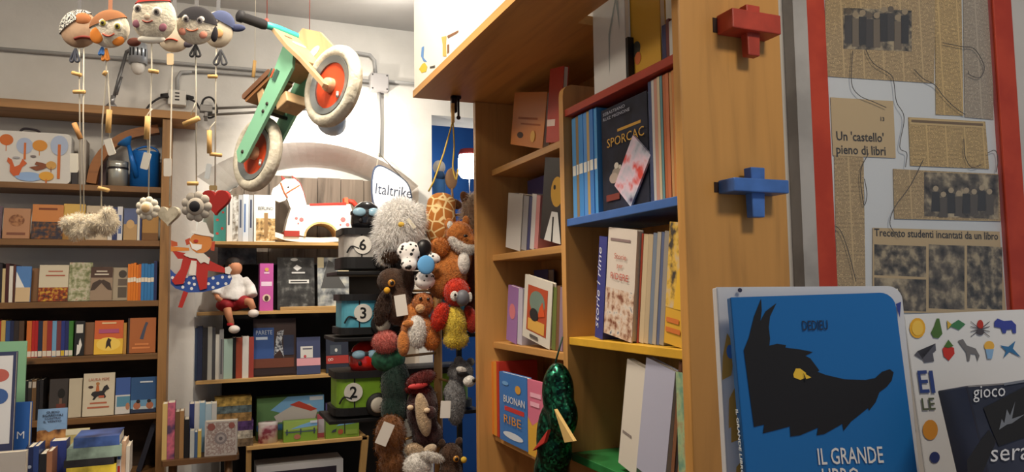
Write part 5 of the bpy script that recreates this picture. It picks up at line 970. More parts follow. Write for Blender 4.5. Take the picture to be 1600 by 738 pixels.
# yellow shelf
sr = xb(926, 938, 372, XP, Zy, (56, 60, 128), 'navy spined book with looping white title on the yellow shelf', (), False, .2, 8)
text(sr, 'storie i rime', 0, 0, .022, M((210, 210, 226)), w=.24, align='LEFT', shear=.25, y=-.0015, X=T(.012, 0, .03) @ RY(-90) @ T(0, 0, -.008))
xb(940, 984, 364, XP, Zy, (206, 196, 186), 'white picture book titled Storie per RIDERE with animals below', [('r', 0, 0, 1, .44, MN([(.36, (120, 70, 50)), (.5, (196, 170, 150)), (.62, (206, 196, 186)), (.72, (90, 100, 120))], 40, 4)), ('t', 'Storie', .5, .72, .05, (176, 84, 66), {'w': .42}), ('t', 'per', .5, .64, .045, (176, 84, 66), {'w': .2}), ('t', 'RIDERE', .5, .53, .06, (176, 70, 56), {'w': .62}), ('r', .1, .88, .8, .905, (130, 110, 110))], dep=.02, lean=8)
xspines(990, XP+.01, Zy, 366, [(3, 0, 'red', (150, 60, 44)), (8, -.004, 'cream', (188, 170, 140)), (7, -.006, 'beige', (176, 158, 130)), (6, -.004, 'blue grey', (110, 122, 140)), (6, -.003, 'stone', (160, 152, 140)), (5, -.004, 'slate blue', (84, 96, 130)), (7, -.003, 'ash', (140, 134, 128))], 'leaning on the yellow shelf', lean=8)
xb(1032, 1060, 352, XP, Zy, (206, 160, 56), 'yellow comic cover book leaning on the yellow shelf', [('r', 0, .3, 1, 1, MN([(.36, (60, 54, 50)), (.5, (206, 168, 70)), (.64, (190, 170, 140))], 26, 4)), ('p', [(.45, .3), (1, .3), (.8, .7), (.6, .6)], (214, 170, 50)), ('r', .1, .18, .8, .22, (196, 110, 50)), ('r', .1, .1, .9, .14, (196, 110, 50))], dep=.015, lean=8)
xb(1064, 1076, 430, XP-.006, Zy, (92, 130, 62), 'green and orange book peeking from behind the pine side', [('e', .6, .5, .5, .3, (206, 100, 50)), ('t', 'ER', .5, .55, .12, (60, 60, 110), {'w': .5}), ('r', 0.250, 0.378, 0.750, 0.456, (60, 60, 110))], dep=.012, lean=0)
# green shelf
xb(962, 990, 556, XP, Zg, (206, 200, 190), 'white book leaning on the green shelf', [('r', 0.100, 0.306, 0.600, 0.332, (130, 120, 116))], dep=.02, lean=12, ht=.30)
xb(990, 1034, 560, XP-.004, Zg, (168, 170, 192), 'large lavender book leaning on the green shelf', dep=.02, lean=12, ht=.315)
xspines(1040, XP, Zg, 560, [(5, 0, 'brown', (120, 80, 56)), (5, .01, 'dark', (50, 42, 44)), (5, .0, 'ginger', (160, 110, 66))], 'on the green shelf', lean=10)
xb(1055, 1075, 556, XP-.006, Zg, MN([(.4, (100, 140, 120)), (.52, (150, 170, 130)), (.7, (150, 90, 60))], 20, 4), 'sea green illustrated book beside the pine side on the green shelf', dep=.015, lean=0, ht=.30)
# on top of the red shelf
xb(927, 977, 60, UX+.03, Zr, (206, 206, 204), 'tall white book with a faint drawing on the red shelf', [('p', [(.5, .1), (.55, .4), (.75, .62), (.85, .4), (.82, .62), (.74, .66), (.5, .42)], (150, 160, 160))], dep=.018, ht=.40)
xspines(977, UX+.03, Zr, 60, [(4, 0, 'black', (24, 24, 28))], 'by the tall white book', dep=.16)
xb(982, 1032, 60, UX+.05, Zr, (196, 150, 44), 'mustard yellow book with a dark figure on the red shelf', [('e', .25, .25, .14, .06, (60, 60, 50)), ('e', .3, .17, .1, .05, (190, 100, 50))], dep=.02, ht=.36)
xspines(1034, UX+.03, Zr, 40, [(6, 0, 'navy', (40, 44, 84)), (5, .01, 'maroon', (96, 40, 40)), (7, 0, 'white', (190, 190, 188)), (10, .01, 'grey', (150, 150, 150))], 'on the red shelf', dep=.2)
# second unit
XQ = xf+.016
xb(797, 850, 175, XQ, V2[0], (186, 112, 44), 'orange board book leaning sideways under the canopy', [('e', .3, .2, .1, .06, (60, 40, 34)), ('r', .2, .5, .8, .54, (150, 80, 36)), ('r', .3, .4, .9, .43, (150, 80, 36)), ('c', .7, .2, .07, (206, 160, 80))], dep=.03, lean=14, ht=.25)
xb(852, 874, 160, XQ, V2[0], (176, 52, 36), 'red book with white lettering under the canopy', [('r', 0.000, 0.221, 0.600, 0.312, (220, 200, 190))], dep=.02, lean=10, ht=.27)
xb(789, 812, 308, XQ, V2[1], (206, 204, 200), 'thick white boxed book on the second pine shelf', dep=.05, lean=10, ht=.225)
xspines(813, XQ, V2[1], 310, [(8, 0, 'grey', (160, 160, 164)), (5, -.005, 'navy', (60, 64, 110)), (7, 0, 'white', (206, 204, 204)), (6, -.01, 'pink', (196, 130, 130))], 'beside the white boxed book', lean=10, dep=.1)
xb(824, 860, 275, XQ+.14, V2[1], (92, 86, 140), 'violet book standing behind the others on the second pine shelf', dep=.02, ht=.32)
xb(842, 880, 270, XQ, V2[1], (32, 30, 34), 'black cover book with a yellow faced man', [('e', .6, .6, .25, .18, (206, 160, 60)), ('e', .5, .65, .05, .03, (30, 28, 30)), ('p', [(.2, 0), (.9, 0), (.7, .36), (.45, .36)], (206, 206, 204)), ('r', .5, .0, .56, .3, (30, 28, 30))], dep=.015, lean=11, ht=.31)
xb(790, 806, 452, XQ, V2[2], (150, 110, 168), 'lilac book with a pink figure on the third pine shelf', [('e', .5, .55, .3, .14, (206, 120, 130))], dep=.02, lean=8, ht=.225)
xspines(807, XQ, V2[2], 452, [(7, 0, 'pale lilac', (190, 186, 204))], 'on the third pine shelf', lean=5, dep=.14)
xb(815, 858, 446, XQ-.004, V2[2], (212, 208, 198), 'white framed cover with a red and orange car scene', [('r', .14, .14, .86, .86, (176, 74, 44)), ('e', .5, .62, .28, .18, (110, 130, 120)), ('r', .2, .16, .8, .34, (214, 166, 80)), ('p', [(.55, .4), (.8, .45), (.7, .66), (.6, .55)], (206, 84, 40)), ('e', .42, .42, .16, .1, (40, 40, 44)), ('r', .3, .05, .6, .1, (90, 86, 84))], dep=.015, lean=9, ht=.24)
xspines(860, XQ, V2[2], 450, [(6, 0, 'olive', (104, 116, 60)), (5, .005, 'brown', (120, 86, 60)), (6, 0, 'mauve', (140, 120, 140))], 'by the framed cover', lean=6)
xb(834, 856, 420, XQ+.16, V2[2], (60, 62, 110), 'navy book set back on the third pine shelf', dep=.03, ht=.30)
xspines(768, XQ-.03, V2[3], 566, [(3, 0, 'orange', (206, 120, 44)), (4, .0, 'amber', (206, 140, 56)), (4, .005, 'red', (176, 50, 40))], 'on the lowest pine shelf', dep=.18)
xb(780, 823, 582, XQ-.035, V2[3], (60, 116, 186), 'blue book lettered BUONAN with red and orange lettering', [('t', 'BUONAN', .2, .58, .1, (226, 222, 214), {'w': .75, 'align': 'LEFT'}), ('r', 0.200, 0.455, 0.900, 0.520, (190, 56, 56)), ('t', 'RIBE', .2, .28, .12, (206, 140, 60), {'w': .62, 'align': 'LEFT'}), ('e', .5, .12, .36, .05, (206, 214, 226)), ('e', .7, .8, .1, .06, (206, 150, 60)), ('e', .25, .85, .12, .03, (110, 160, 214))], dep=.02, ht=.27)
xb(824, 848, 588, XQ-.045, V2[3], (206, 112, 140), 'pink and yellow cover beside the blue BUONAN book', [('p', [(0, 0), (.7, 0), (1, .55), (.3, .4), (0, .5)], (206, 160, 60)), ('p', [(.5, 0), (1, 0), (1, .6)], (200, 60, 40)), ('r', .2, .78, .9, .84, (226, 170, 190)), ('r', .2, .66, .8, .72, (226, 170, 190))], dep=.012, ht=.27)
xb(850, 858, 592, XQ-.03, V2[3], (186, 60, 40), 'narrow red book next to the sequinned puppet', dep=.012, ht=.26)
# sequinned puppet hanging off the far end of the keyed bookcase
SEQ = bpy.data.materials.new('sequins'); SEQ.use_nodes = True; nt = SEQ.node_tree; v = nt.nodes.new('ShaderNodeTexVoronoi'); v.inputs['Scale'].default_value = 130
tcg = nt.nodes.new('ShaderNodeTexCoord'); nt.links.new(tcg.outputs['Object'], v.inputs['Vector']); b_ = nt.nodes['Principled BSDF']
nt.links.new(_ramp(nt, v.outputs['Color'], [(.2, (6, 26, 22)), (.6, (16, 70, 52)), (.9, (40, 130, 96))]), b_.inputs['Base Color']); b_.inputs['Metallic'].default_value = .8; b_.inputs['Roughness'].default_value = .25
nb = nt.nodes.new('ShaderNodeNormalMap') if False else nt.nodes.new('ShaderNodeBump'); nb.inputs['Strength'].default_value = 1; nb.inputs['Distance'].default_value = .02
nt.links.new(v.outputs['Color'], nb.inputs['Height']); nt.links.new(nb.outputs[0], b_.inputs['Normal'])
sq0 = onX(868, 660, UX-.06); sq = thing('sequin_puppet', 'dark green sequinned puppet with felt beaks hanging by the pine bookcase', 'puppet', T(sq0))
def sq_(px, py, dx=0): p = onX(px, py, UX-.06+dx); return tuple(p-sq0)
smooth_mesh(MB().ell(sq_(872, 615), (.05, .055, .095)).ell(sq_(866, 690), (.055, .065, .13)).ell(sq_(880, 650), (.045, .05, .07)).ell(sq_(862, 745), (.055, .07, .11)).build('body', SEQ, sq), .01, 3)
for pts, c in (([(866, 640), (896, 690), (882, 692)], (190, 160, 100)), ([(832, 705), (856, 672), (850, 692)], (176, 44, 36))):
    vs = [Vector(sq_(x, y, -.06)) for x, y in pts]; MB().add([tuple(v_) for v_ in vs]+[tuple(v_+Vector((.012, .004, 0))) for v_ in vs], [(0, 1, 2), (5, 4, 3), (0, 3, 4, 1), (1, 4, 5, 2), (2, 5, 3, 0)]).build('felt_beak', M(c, .9), sq)
MB().tube([(0, 0, .17), (.02, -.02, .26)], .003, 5).build('loop', M((30, 60, 50)), sq)
# ================================================================== above and below the canopy
FX = cxl+.004; fy0 = .97; fy1 = VY1+.02; zf = OZ+.03
fp = thing('illustrated_board', 'white illustrated board standing along the canopy edge', 'board', frame((FX, fy1, zf), (0, -1, 0), (0, 0, 1)))
MB().box(0, fy1-fy0, 0, .012, 0, .62).build('panel', M((226, 222, 212), .5), fp)
def fq(px, py): p = onX(px, py, FX); return ((fy1-p.y), p.z-zf)
mats = [M((206, 160, 90)), M((120, 84, 60)), M((96, 140, 196)), M((206, 182, 60)), M((70, 66, 64))]
for pl_, mi in (([(660, 100), (664, 98), (668, 104), (666, 112), (659, 114), (655, 108)], 3), ([(659, 74), (663, 72), (662, 90), (668, 97), (662, 96), (658, 88)], 2), ([(690, 58), (698, 56), (697, 70), (698, 88), (692, 88), (692, 70)], 0), ([(699, 56), (717, 47), (716, 51), (700, 60)], 1), ([(699, 70), (702, 69), (702, 82), (699, 84)], 1), ([(672, 104), (680, 102), (680, 106), (672, 107)], 4)):
    MB().flat(ccw([fq(*p) for p in pl_]), -.001).build('figure_print', mats[mi], fp)
gc = onY(709, 152, VY1-.06); g_ = thing('clamp', 'small dark metal clamp screwed under the canopy board', 'clamp', T(gc.x, VY1-.06, OZ-.001))
MB().box(-.012, .012, -.01, .01, -.07, 0).box(-.012, .03, -.01, .01, -.012, 0).build('body', M((40, 30, 34), .4, .5), g_, bev=.002)
MB().tube([(.02, 0, -.012), (.02, 0, -.085)], .005, 8).ell((.02, 0, -.09), .009).build('screw', M((54, 44, 46), .35, .6), g_)
YC = VY1-.06
yc = thing('yellow_cord', 'yellow cord hanging in two strands from the clothes peg', 'cord', T(gc.x, YC, OZ-.06))
def yq(px, py): p = onY(px, py, YC); return (p.x-gc.x, -.014, p.z-OZ+.06)
MB().tube([yq(706, 190), yq(692, 240), yq(676, 285), yq(668, 300)], .0035, 6).build('strand', M((206, 176, 80), .8), yc)
MB().tube(spline([yq(706, 190), yq(708, 230), yq(706, 262), yq(711, 282), yq(714, 265)], 5), .0035, 6).build('strand', M((206, 176, 80), .8), yc)
MB().box(-.006, .006, -.02, -.008, yq(706, 193)[2], yq(706, 163)[2], T(yq(706, 193)[0], 0, 0)).build('clothes_peg', PEG, yc, bev=.001)
# blue room: pendant lantern, doll and spoon on threads
def hang(px, py, Yh, nm, lab, cat):
    o_ = onY(px, py, Yh); t_ = thing(nm, lab, cat, T(o_)); zc_ = min(zt, CEILZ) if Yh > BACKY else CEILZ
    MB().tube([(0, 0, 0), (0, 0, zc_-o_.z)], .003, 5).build('thread', M((206, 204, 200)), t_); return t_
t_ = hang(733, 240, 5.25, 'pendant_lamp', 'white lit lantern with red trim in the blue room', 'lamp')
MB().lathe([(.02, .0), (.075, -.01), (.085, -.05), (.085, -.15), (.06, -.185), (0, -.19)], 24).build('shade', GLOW((255, 250, 240), 20), t_)
MB().lathe([(0, .03), (.07, .028), (.08, .0), (.08, -.012), (0, -.012)], 24).build('trim', M((176, 60, 56)), t_)
t_ = hang(686, 255, 4.95, 'hanging_doll', 'small hanging doll in blue clothes in the doorway', 'doll')
MB().ell((0, 0, -.03), (.045, .04, .05)).build('cap', M((222, 214, 206), .9), t_); MB().ell((0, -.01, -.09), (.04, .035, .035)).build('head', M((60, 90, 130), .9), t_)
smooth_mesh(MB().ell((0, 0, -.17), (.05, .04, .09)).ell((.06, 0, -.11), (.03, .02, .03)).ell((-.06, 0, -.13), (.03, .02, .03)).build('body', M((76, 128, 190), .9), t_), .01)
t_ = hang(705, 262, 4.9, 'wooden_spoon', 'wooden spoon shape hanging on a thread in the doorway', 'ornament')
MB().ell((0, 0, -.08), (.045, .015, .075)).build('bowl', WOOD((160, 120, 84), 'Z', .5), t_); MB().tube([(0, 0, -.12), (.01, 0, -.22)], .008, 8).build('stem', WOOD((160, 120, 84), 'Z', .5), t_)
# ================================================================== framed newspaper clippings
FPT = WP-Vector((0, 0, 0))+WN*.02
def wl(px, py): return onPl(px, py, FPT, WN)
fo_ = wl(1262, 300); fo_.z = 1.18; FW = (wl(1592, 300)-wl(1262, 300)).length
FX_ = frame(fo_, WD, (0, 0, 1)); iF = FX_.inverted()
fr = thing('clippings_frame', 'red framed board of old newspaper clippings on the wall', 'picture frame', FX_)
FH = 1.5; bw = (wl(1296, 300)-wl(1262, 300)).length; REDF = MN([(.4, (172, 56, 36)), (.6, (186, 66, 42))], 10, 3, .45)
MB().box(0, bw, -.018, .019, 0, FH).build('frame_bar', REDF, fr, bev=.003); MB().box(FW-bw, FW, -.018, .019, 0, FH).build('frame_bar', REDF, fr, bev=.003)
MB().box(bw, FW-bw, -.018, .019, 0, bw).build('frame_bar', REDF, fr, bev=.003); MB().box(bw, FW-bw, -.018, .019, FH-bw, FH).build('frame_bar', REDF, fr, bev=.003)
MB().box(bw, FW-bw, .004, .019, bw, FH-bw).build('backing', M((206, 212, 218), .6), fr)
def fq2(px, py): p = iF @ wl(px, py); return (p.x, p.z)
NP1 = TEXTLINES((190, 166, 124), (96, 80, 58)); NP2 = TEXTLINES((176, 164, 146), (104, 94, 84)); NP3 = TEXTLINES((200, 172, 118), (100, 82, 54)); PAP = M((190, 168, 130), .85)
PHOTO = MN([(.38, (52, 48, 44)), (.5, (104, 96, 84)), (.62, (170, 156, 128))], 34, 5, .8); PHOTO2 = MN([(.36, (44, 40, 38)), (.5, (96, 88, 78)), (.64, (180, 166, 138))], 22, 5, .8)
def clip(pts, m, y=.003): return MB().prism(ccw([fq2(*p) for p in pts]), y-.0015, y).build('clipping', m, fr)
def photo(c_, x0, y0, x1, y1, m, y=.001): MB().flat(ccw([fq2(*p) for p in ((x0, y0), (x1, y0+(x1-x0)*.04), (x1, y1+(x1-x0)*.04), (x0, y1))]), y).build('photo_print', m, c_)
c_ = clip([(1290, -60), (1464, -60), (1460, 130), (1290, 119)], NP1); photo(c_, 1318, 12, 1425, 76, PHOTO)
rd = random.Random(3)
for k in range(9):   # the people of the group photograph
    x = 1326+k*11; y0 = 14+rd.uniform(0, 16)
    MB().flat(ccw([fq2(x+5*math.cos(t*.8), y0+5*math.sin(t*.8)) for t in range(8)]), .0006).build('figure_print', M((150, 134, 108) if k % 3 else (96, 84, 70)), c_)
    MB().flat(ccw([fq2(*p) for p in ((x-6, y0+6), (x+6, y0+6), (x+6, y0+50), (x-6, y0+50))]), .0004).build('figure_print', M([(66, 60, 56), (110, 98, 82), (48, 44, 42)][k % 3]), c_)
clip([(1461, -60), (1502, -60), (1506, 181), (1463, 179)], NP3, .0028); clip([(1505, -60), (1550, -60), (1553, 187), (1508, 183)], NP2, .0026)
c_ = clip([(1298, 152), (1396, 158), (1400, 247), (1302, 243)], PAP, .0022); clip([(1304, 236), (1350, 240), (1354, 520), (1310, 520)], NP1, .0032)
p = fq2(1307, 219); hd_ = M((44, 38, 34))
text(c_, "Un 'castello'", p[0], p[1], .026, hd_, y=-.0002, align='LEFT', w=fq2(1381, 219)[0]-p[0], bold=.015)
p = fq2(1307, 240); text(c_, 'pieno di libri', p[0], p[1], .026, hd_, y=-.0002, align='LEFT', w=fq2(1384, 240)[0]-p[0], bold=.015)
p = fq2(1376, 189); text(c_, '13', p[0], p[1], .012, hd_, y=-.0002, align='LEFT', bold=.02)
photo(c_, 1304, 199, 1382, 202, M((110, 96, 80))); photo(c_, 1307, 176, 1360, 178, M((120, 106, 88)))
c_ = clip([(1420, 183), (1540, 190), (1546, 264), (1423, 259)], NP3, .0024); p = fq2(1423, 192)
MB().flat(ccw([fq2(*p_) for p_ in ((1422, 184), (1538, 191), (1539, 200), (1422, 194))]), .0006).build('headline_strip', M((196, 170, 120)), c_)
MB().flat(ccw([fq2(*p_) for p_ in ((1424, 187), (1536, 193), (1536, 197), (1424, 191))]), .0002).build('headline_print', M((112, 90, 62)), c_)
c_ = clip([(1396, 264), (1560, 272), (1564, 346), (1398, 342)], NP1, .002); photo(c_, 1444, 269, 1560, 338, PHOTO2, .0002)
for k in range(8):
    x = 1462+k*12; y0 = 292+rd.uniform(0, 12); MB().flat(ccw([fq2(x+4.5*math.cos(t*.8), y0+4.5*math.sin(t*.8)) for t in range(8)]), -.0002).build('figure_print', M((170, 154, 128)), c_)
    MB().flat(ccw([fq2(*p_) for p_ in ((x-6, y0+5), (x+6, y0+5), (x+7, y0+36), (x-7, y0+36))]), -.0001).build('figure_print', M([(50, 46, 44), (84, 76, 68)][k % 2]), c_)
c_ = clip([(1364, 356), (1562, 362), (1572, 489), (1364, 489)], PAP, .0016); p = fq2(1366, 369)
text(c_, 'Trecento studenti incantati da un libro', p[0], p[1], .022, hd_, y=-.0008, align='LEFT', w=fq2(1559, 369)[0]-p[0], bold=.015, X=T(p[0], 0, p[1]) @ RY(1.2) @ T(-p[0], 0, -p[1]))
for q_ in ((1366, 382, 1447, 430, PHOTO), (1366, 434, 1447, 484, PHOTO2), (1451, 382, 1507, 482, PHOTO2), (1511, 384, 1566, 482, PHOTO)): photo(c_, *q_[:4], q_[4], -.0002)
for k, pts in enumerate([[(1330, 80), (1328, 130), (1340, 150), (1362, 160), (1382, 169)], [(1350, 78), (1362, 100), (1388, 117), (1394, 130), (1398, 160), (1410, 185), (1403, 230), (1414, 240), (1412, 262)], [(1426, 110), (1440, 124), (1458, 134), (1470, 150), (1488, 168), (1505, 180)], [(1470, 68), (1500, 74), (1520, 78), (1535, 105), (1528, 122), (1512, 118), (1510, 112)], [(1440, 250), (1420, 290), (1395, 325), (1388, 352), (1402, 372)], [(1355, 240), (1342, 270), (1347, 320), (1352, 305), (1348, 280)], [(1503, 218), (1505, 245), (1515, 262), (1530, 258)], [(1297, 352), (1310, 360), (1322, 390), (1335, 440)], [(1540, 240), (1552, 236), (1556, 252), (1553, 270)]]):
    MB().tube([(v_.x, -.007, v_.y) for v_ in spline([(*fq2(*p_), 0) for p_ in pts], 5)], .0011, 5).build('thread', M((70, 62, 56)), fr)
MB().box(bw, FW-bw, -.0125, -.0105, bw, FH-bw).build('glass_pane', GLASS(), fr)
po = MB().box(.0, .045, -.03, .018, 0, 2.9, frame(wl(1241, 300)*1, WD, (0, 0, 1)) @ T(0, 0, -wl(1241, 300).z)).build('trim_1', MN([(.4, (150, 148, 146)), (.6, (172, 170, 168))], 6, 4, .6)); struct(po)
# ================================================================== foreground books on the counter
CZ = 1.215
def slot3(TL, TR, BL, zc=CZ):
    X0 = frame(TL, TR-TL, TL-BL); zax = X0.to_3x3() @ Vector((0, 0, 1)); xax = X0.to_3x3() @ Vector((1, 0, 0)); yax = X0.to_3x3() @ Vector((0, 1, 0))
    low = min(0, xax.z*(TR-TL).length)
    h = (TL.z+low-zc)/zax.z; return X0 @ T(0, 0, -h), (TR-TL).length, h, yax
def fgbook(TL, TR, BL, dep, col, label, arts, spine=None, zc=CZ, c=None, name='book', sp_art=None):
    X0, wd, h, yax = slot3(TL, TR, BL, zc); X0, wd, h, yax = slot3(TL, TR, BL, zc+max(0, -yax.z*dep))
    r = thing(name, label, 'book', X0); m = col if isinstance(col, bpy.types.Material) else M(col, .4); ms = M(spine, .4) if spine else m; c = c or .0025
    pl_ = [(0, 0), (wd-.012, 0), (wd, .012), (wd, h-.02)]+[(wd-.02+.02*math.cos(R(t_)), h-.02+.02*math.sin(R(t_))) for t_ in range(15, 91, 15)]+[(0, h)]
    MB().prism(pl_, 0, c).build('front_cover', m, r); MB().prism(pl_, dep-c, dep).build('back_cover', m, r)
    MB().box(-.001, c, .0, dep, 0, h).build('spine', ms, r, bev=.0015)
    MB().box(c, wd-.004, c, dep-c, .003, h-.004).build('pages', PAPER, r)
    if arts: art(r, arts, wd, h)
    return r, wd, h
d0 = 1.03
BKW = (16, 16, 22)
wolf = [(0, .985), (0, .62)]
def wpx(px, py):   # picture pixel -> fraction of the wolf cover
    p_ = iW @ onPl(px, py, WO, WNn); return (p_.x/WW, p_.z/WH)
TL, TR_, BL = P(1142, 465, 1.045), P(1397, 457, 1.045), P(1190, 738, 1.0)
X0, WW, WH, ya = slot3(TL, TR_, BL); iW = X0.inverted(); WO = TL; WNn = ya
sil = [(1162, 548), (1170, 528), (1178, 495), (1189, 467), (1190, 486), (1188, 502), (1196, 487), (1213, 474), (1203, 495), (1201, 512), (1203, 530), (1202, 541), (1214, 538), (1228, 540), (1227, 544), (1250, 547), (1270, 551), (1258, 557), (1266, 561), (1280, 580), (1277, 582), (1290, 587), (1320, 594), (1352, 595), (1367, 592), (1378, 582), (1390, 578), (1396, 583), (1393, 596), (1385, 606), (1374, 614), (1368, 630), (1358, 643), (1356, 639), (1330, 660), (1318, 675), (1316, 664), (1288, 680), (1276, 682), (1278, 670), (1250, 682), (1235, 684), (1234, 668), (1212, 674), (1192, 679), (1194, 665), (1178, 669)]
eye_p = [(1239, 586), (1243, 577), (1250, 577), (1259, 584), (1257, 592), (1250, 595), (1240, 591)]
wb, wd, h = fgbook(TL, TR_, BL, .018, (22, 106, 178), 'blue board book with a black wolf head titled IL GRANDE LIBRO',
   [('p', [wpx(*p_) for p_ in sil[::-1]], BKW), ('p', [wpx(*p_) for p_ in eye_p[::-1]], (236, 196, 60)), ('p', [wpx(*p_) for p_ in [(1257, 585), (1267, 591), (1258, 594)][::-1]], (236, 196, 60)), ('p', [wpx(*p_) for p_ in [(1254, 583), (1260, 596), (1257, 596)][::-1]], BKW)], (20, 78, 132))
for s_, x_, y_, hpx, wpx_, c in (('DEDIEU', 1254, 517, 15, 40, (24, 40, 70)), ('IL GRANDE', 1279, 728, 24, 99, (222, 226, 228)), ('LIBRO', 1286, 760, 24, 56, (222, 226, 228))):
    u_, v_ = wpx(x_, y_); text(wb, s_, u_*wd, v_*h, hpx*1.03/F, M(c), y=-.0012, w=wpx_*1.03/F, align='LEFT', bold=.008)
text(wb, 'IL GRANDE LIBRO DELLA', 0, 0, .011, M((206, 214, 220)), y=-.0015, w=.125, align='LEFT', X=T(-.0012, .0145, h*.52) @ RZ(-90) @ RY(90), name='spine_title', bold=.02)
# white book behind the wolf
TLb, TRb, BLb = P(1120, 449, 1.085), P(1408, 447, 1.085), P(1160, 738, 1.04)
OCH = (196, 150, 66)
r, wd, h = fgbook(TLb, TRb, BLb, .022, (206, 208, 214), 'large white picture book with ochre leaves behind the wolf book', [('p', [(.02, .05), (.14, .08), (.2, .2), (.12, .3), (.05, .24)], OCH), ('p', [(.03, .34), (.1, .36), (.14, .5), (.09, .58), (.04, .48)], OCH), ('p', [(.0, .6), (.05, .62), (.08, .74), (.04, .8), (.01, .7)], OCH), ('p', [(.02, .4), (.1, .42), (.16, .55), (.1, .62), (.03, .52)], OCH), ('e', .05, .72, .02, .03, (70, 120, 190)), ('p', [(.97, .86), (.985, .93), (.955, .92)], (44, 62, 140)), ('c', .12, .985, .012, (40, 40, 70))], (190, 192, 198))
# animal encyclopaedia and black box
TLc, TRc, BLc = P(1412, 492, 1.10), P(1618, 483, 1.10), P(1446, 738, 1.06)
r, wd, h = fgbook(TLc, TRc, BLc, .024, (216, 218, 220), 'white book cover with rows of small animals and fruit', (), (150, 152, 156)); iC = r.matrix_world.inverted()
nC = r.matrix_world.to_3x3() @ Vector((0, 1, 0))
def ca(px, py): p_ = iC @ onPl(px, py, TLc, nC); return (p_.x, p_.z)
def cpic(name, pts, c, k=0): MB().flat(ccw([ca(*p_) for p_ in pts]), -.001-.0004*k).build(name, M(c), r)
def cell(cx, cy, rx, ry, n=14): return [(cx+rx*math.cos(t*2*math.pi/n), cy+ry*math.sin(t*2*math.pi/n)) for t in range(n)]
cpic('orange_print', cell(1433, 513, 12.5, 16), (224, 168, 44)); cpic('orange_print', cell(1433, 513, 9, 12), (232, 190, 80), 1)
cpic('pear_print', [(1463, 498), (1467, 498), (1470, 512), (1472, 522), (1466, 529), (1458, 528), (1454, 520), (1459, 510)], (70, 106, 50))
cpic('fish_print', [(1479, 501), (1486, 507), (1497, 500), (1508, 507), (1498, 516), (1486, 511), (1480, 515)], (60, 120, 80)); cpic('fish_print', [(1479, 501), (1486, 507), (1480, 515)], (206, 170, 70), 1)
cpic('spider_print', cell(1531, 508, 5, 8), (176, 50, 40)); cpic('spider_print', cell(1531, 519, 6, 5), (70, 66, 74), 1)
for t in range(4):
    for s_ in (-1, 1): cpic('spider_leg', [(1531, 514), (1531+s_*15, 502+t*8), (1531+s_*15, 503+t*8), (1531, 516)], (80, 76, 84))
cpic('hippo_print', [(1553, 503), (1558, 498), (1568, 502), (1580, 501), (1587, 508), (1587, 521), (1582, 521), (1580, 515), (1572, 516), (1571, 521), (1566, 521), (1563, 513), (1553, 511)], (52, 66, 150))
cpic('rat_print', [(1433, 549), (1428, 555), (1440, 562), (1446, 546), (1454, 540), (1461, 537), (1462, 548), (1457, 552), (1459, 565), (1444, 567)], (84, 86, 98))
cpic('strawberry_print', [(1472, 545), (1481, 540), (1490, 544), (1491, 553), (1482, 564), (1474, 557)], (190, 48, 40)); cpic('strawberry_print', [(1474, 542), (1481, 531), (1489, 541), (1481, 544)], (70, 110, 50), 1)
cpic('zebra_print', [(1496, 533), (1504, 530), (1510, 540), (1524, 545), (1530, 556), (1527, 565), (1524, 554), (1516, 553), (1514, 565), (1511, 564), (1509, 551), (1503, 543)], (110, 110, 114))
cpic('cupcake_print', cell(1545, 541, 8, 8), (222, 172, 70)); cpic('cupcake_print', [(1539, 546), (1552, 546), (1549, 561), (1542, 561)], (130, 170, 210), 1)
cpic('swallow_print', [(1562, 540), (1575, 542), (1586, 533), (1582, 545), (1595, 559), (1577, 550), (1567, 560), (1571, 549)], (50, 110, 160))
cpic('sun_print', cell(1453, 672, 12, 16), (206, 140, 50)); cpic('bird_print', cell(1460, 715, 8, 9), (40, 54, 110))
for s_, x_, y_, hp_, w_, c in (('E', 1437, 614, 34, 15, (44, 66, 130)), ('I', 1455, 614, 34, 6, (44, 66, 130)), ('LE', 1441, 641, 18, 20, (80, 90, 70))):
    u_, v_ = ca(x_, y_); text(r, s_, u_, v_, hp_*1.09/F, M(c), y=-.0015, w=w_*1.09/F, align='LEFT', bold=.01)
text(r, 'ERIC CARLE', 0, 0, .011, M((96, 98, 104)), y=-.0015, w=.07, align='LEFT', X=T(-.0012, .019, h*.66) @ RZ(-90) @ RY(90), name='spine_title')
TLd, TRd, BLd = P(1510, 603, .93), P(1665, 592, .93), P(1512, 738, .90)
X0, wd, h, ya = slot3(TLd, TRd, BLd)
bxx = thing('game_box', 'dark slate box lettered gioco sera with a wolf drawing', 'box', X0)
side = (X0.inverted() @ P(1462, 580, 1.0)); dpx = max(.07, side.y); X0, wd, h, ya = slot3(TLd, TRd, BLd, CZ+max(0, -ya.z*dpx)); bxx.matrix_world = X0
MB().box(0, wd, 0, dpx, 0, h).build('carton', MN([(.4, (40, 44, 60)), (.6, (52, 56, 74))], 8, 3, .4), bxx, bev=.002)
iD = X0.inverted(); nD = X0.to_3x3() @ Vector((0, 1, 0))
def da(px, py): p_ = iD @ onPl(px, py, TLd, nD); return (p_.x, p_.z)
for nm, pts, c, k in (('wolf_print', [(1536, 638), (1600, 605), (1640, 600), (1640, 670), (1560, 698), (1548, 670)], (16, 16, 20), 0), ('wolf_print', [(1510, 720), (1530, 690), (1545, 672), (1556, 690), (1535, 738), (1512, 760)], (20, 20, 26), 0), ('teeth_print', [(1560, 672), (1564, 655), (1568, 662), (1572, 640), (1577, 650), (1585, 628), (1580, 655), (1600, 648), (1580, 662), (1572, 664)], (110, 116, 126), 1)):
    MB().flat(ccw([da(*p_) for p_ in pts]), -.001-.0005*k).build(nm, M(c), bxx)
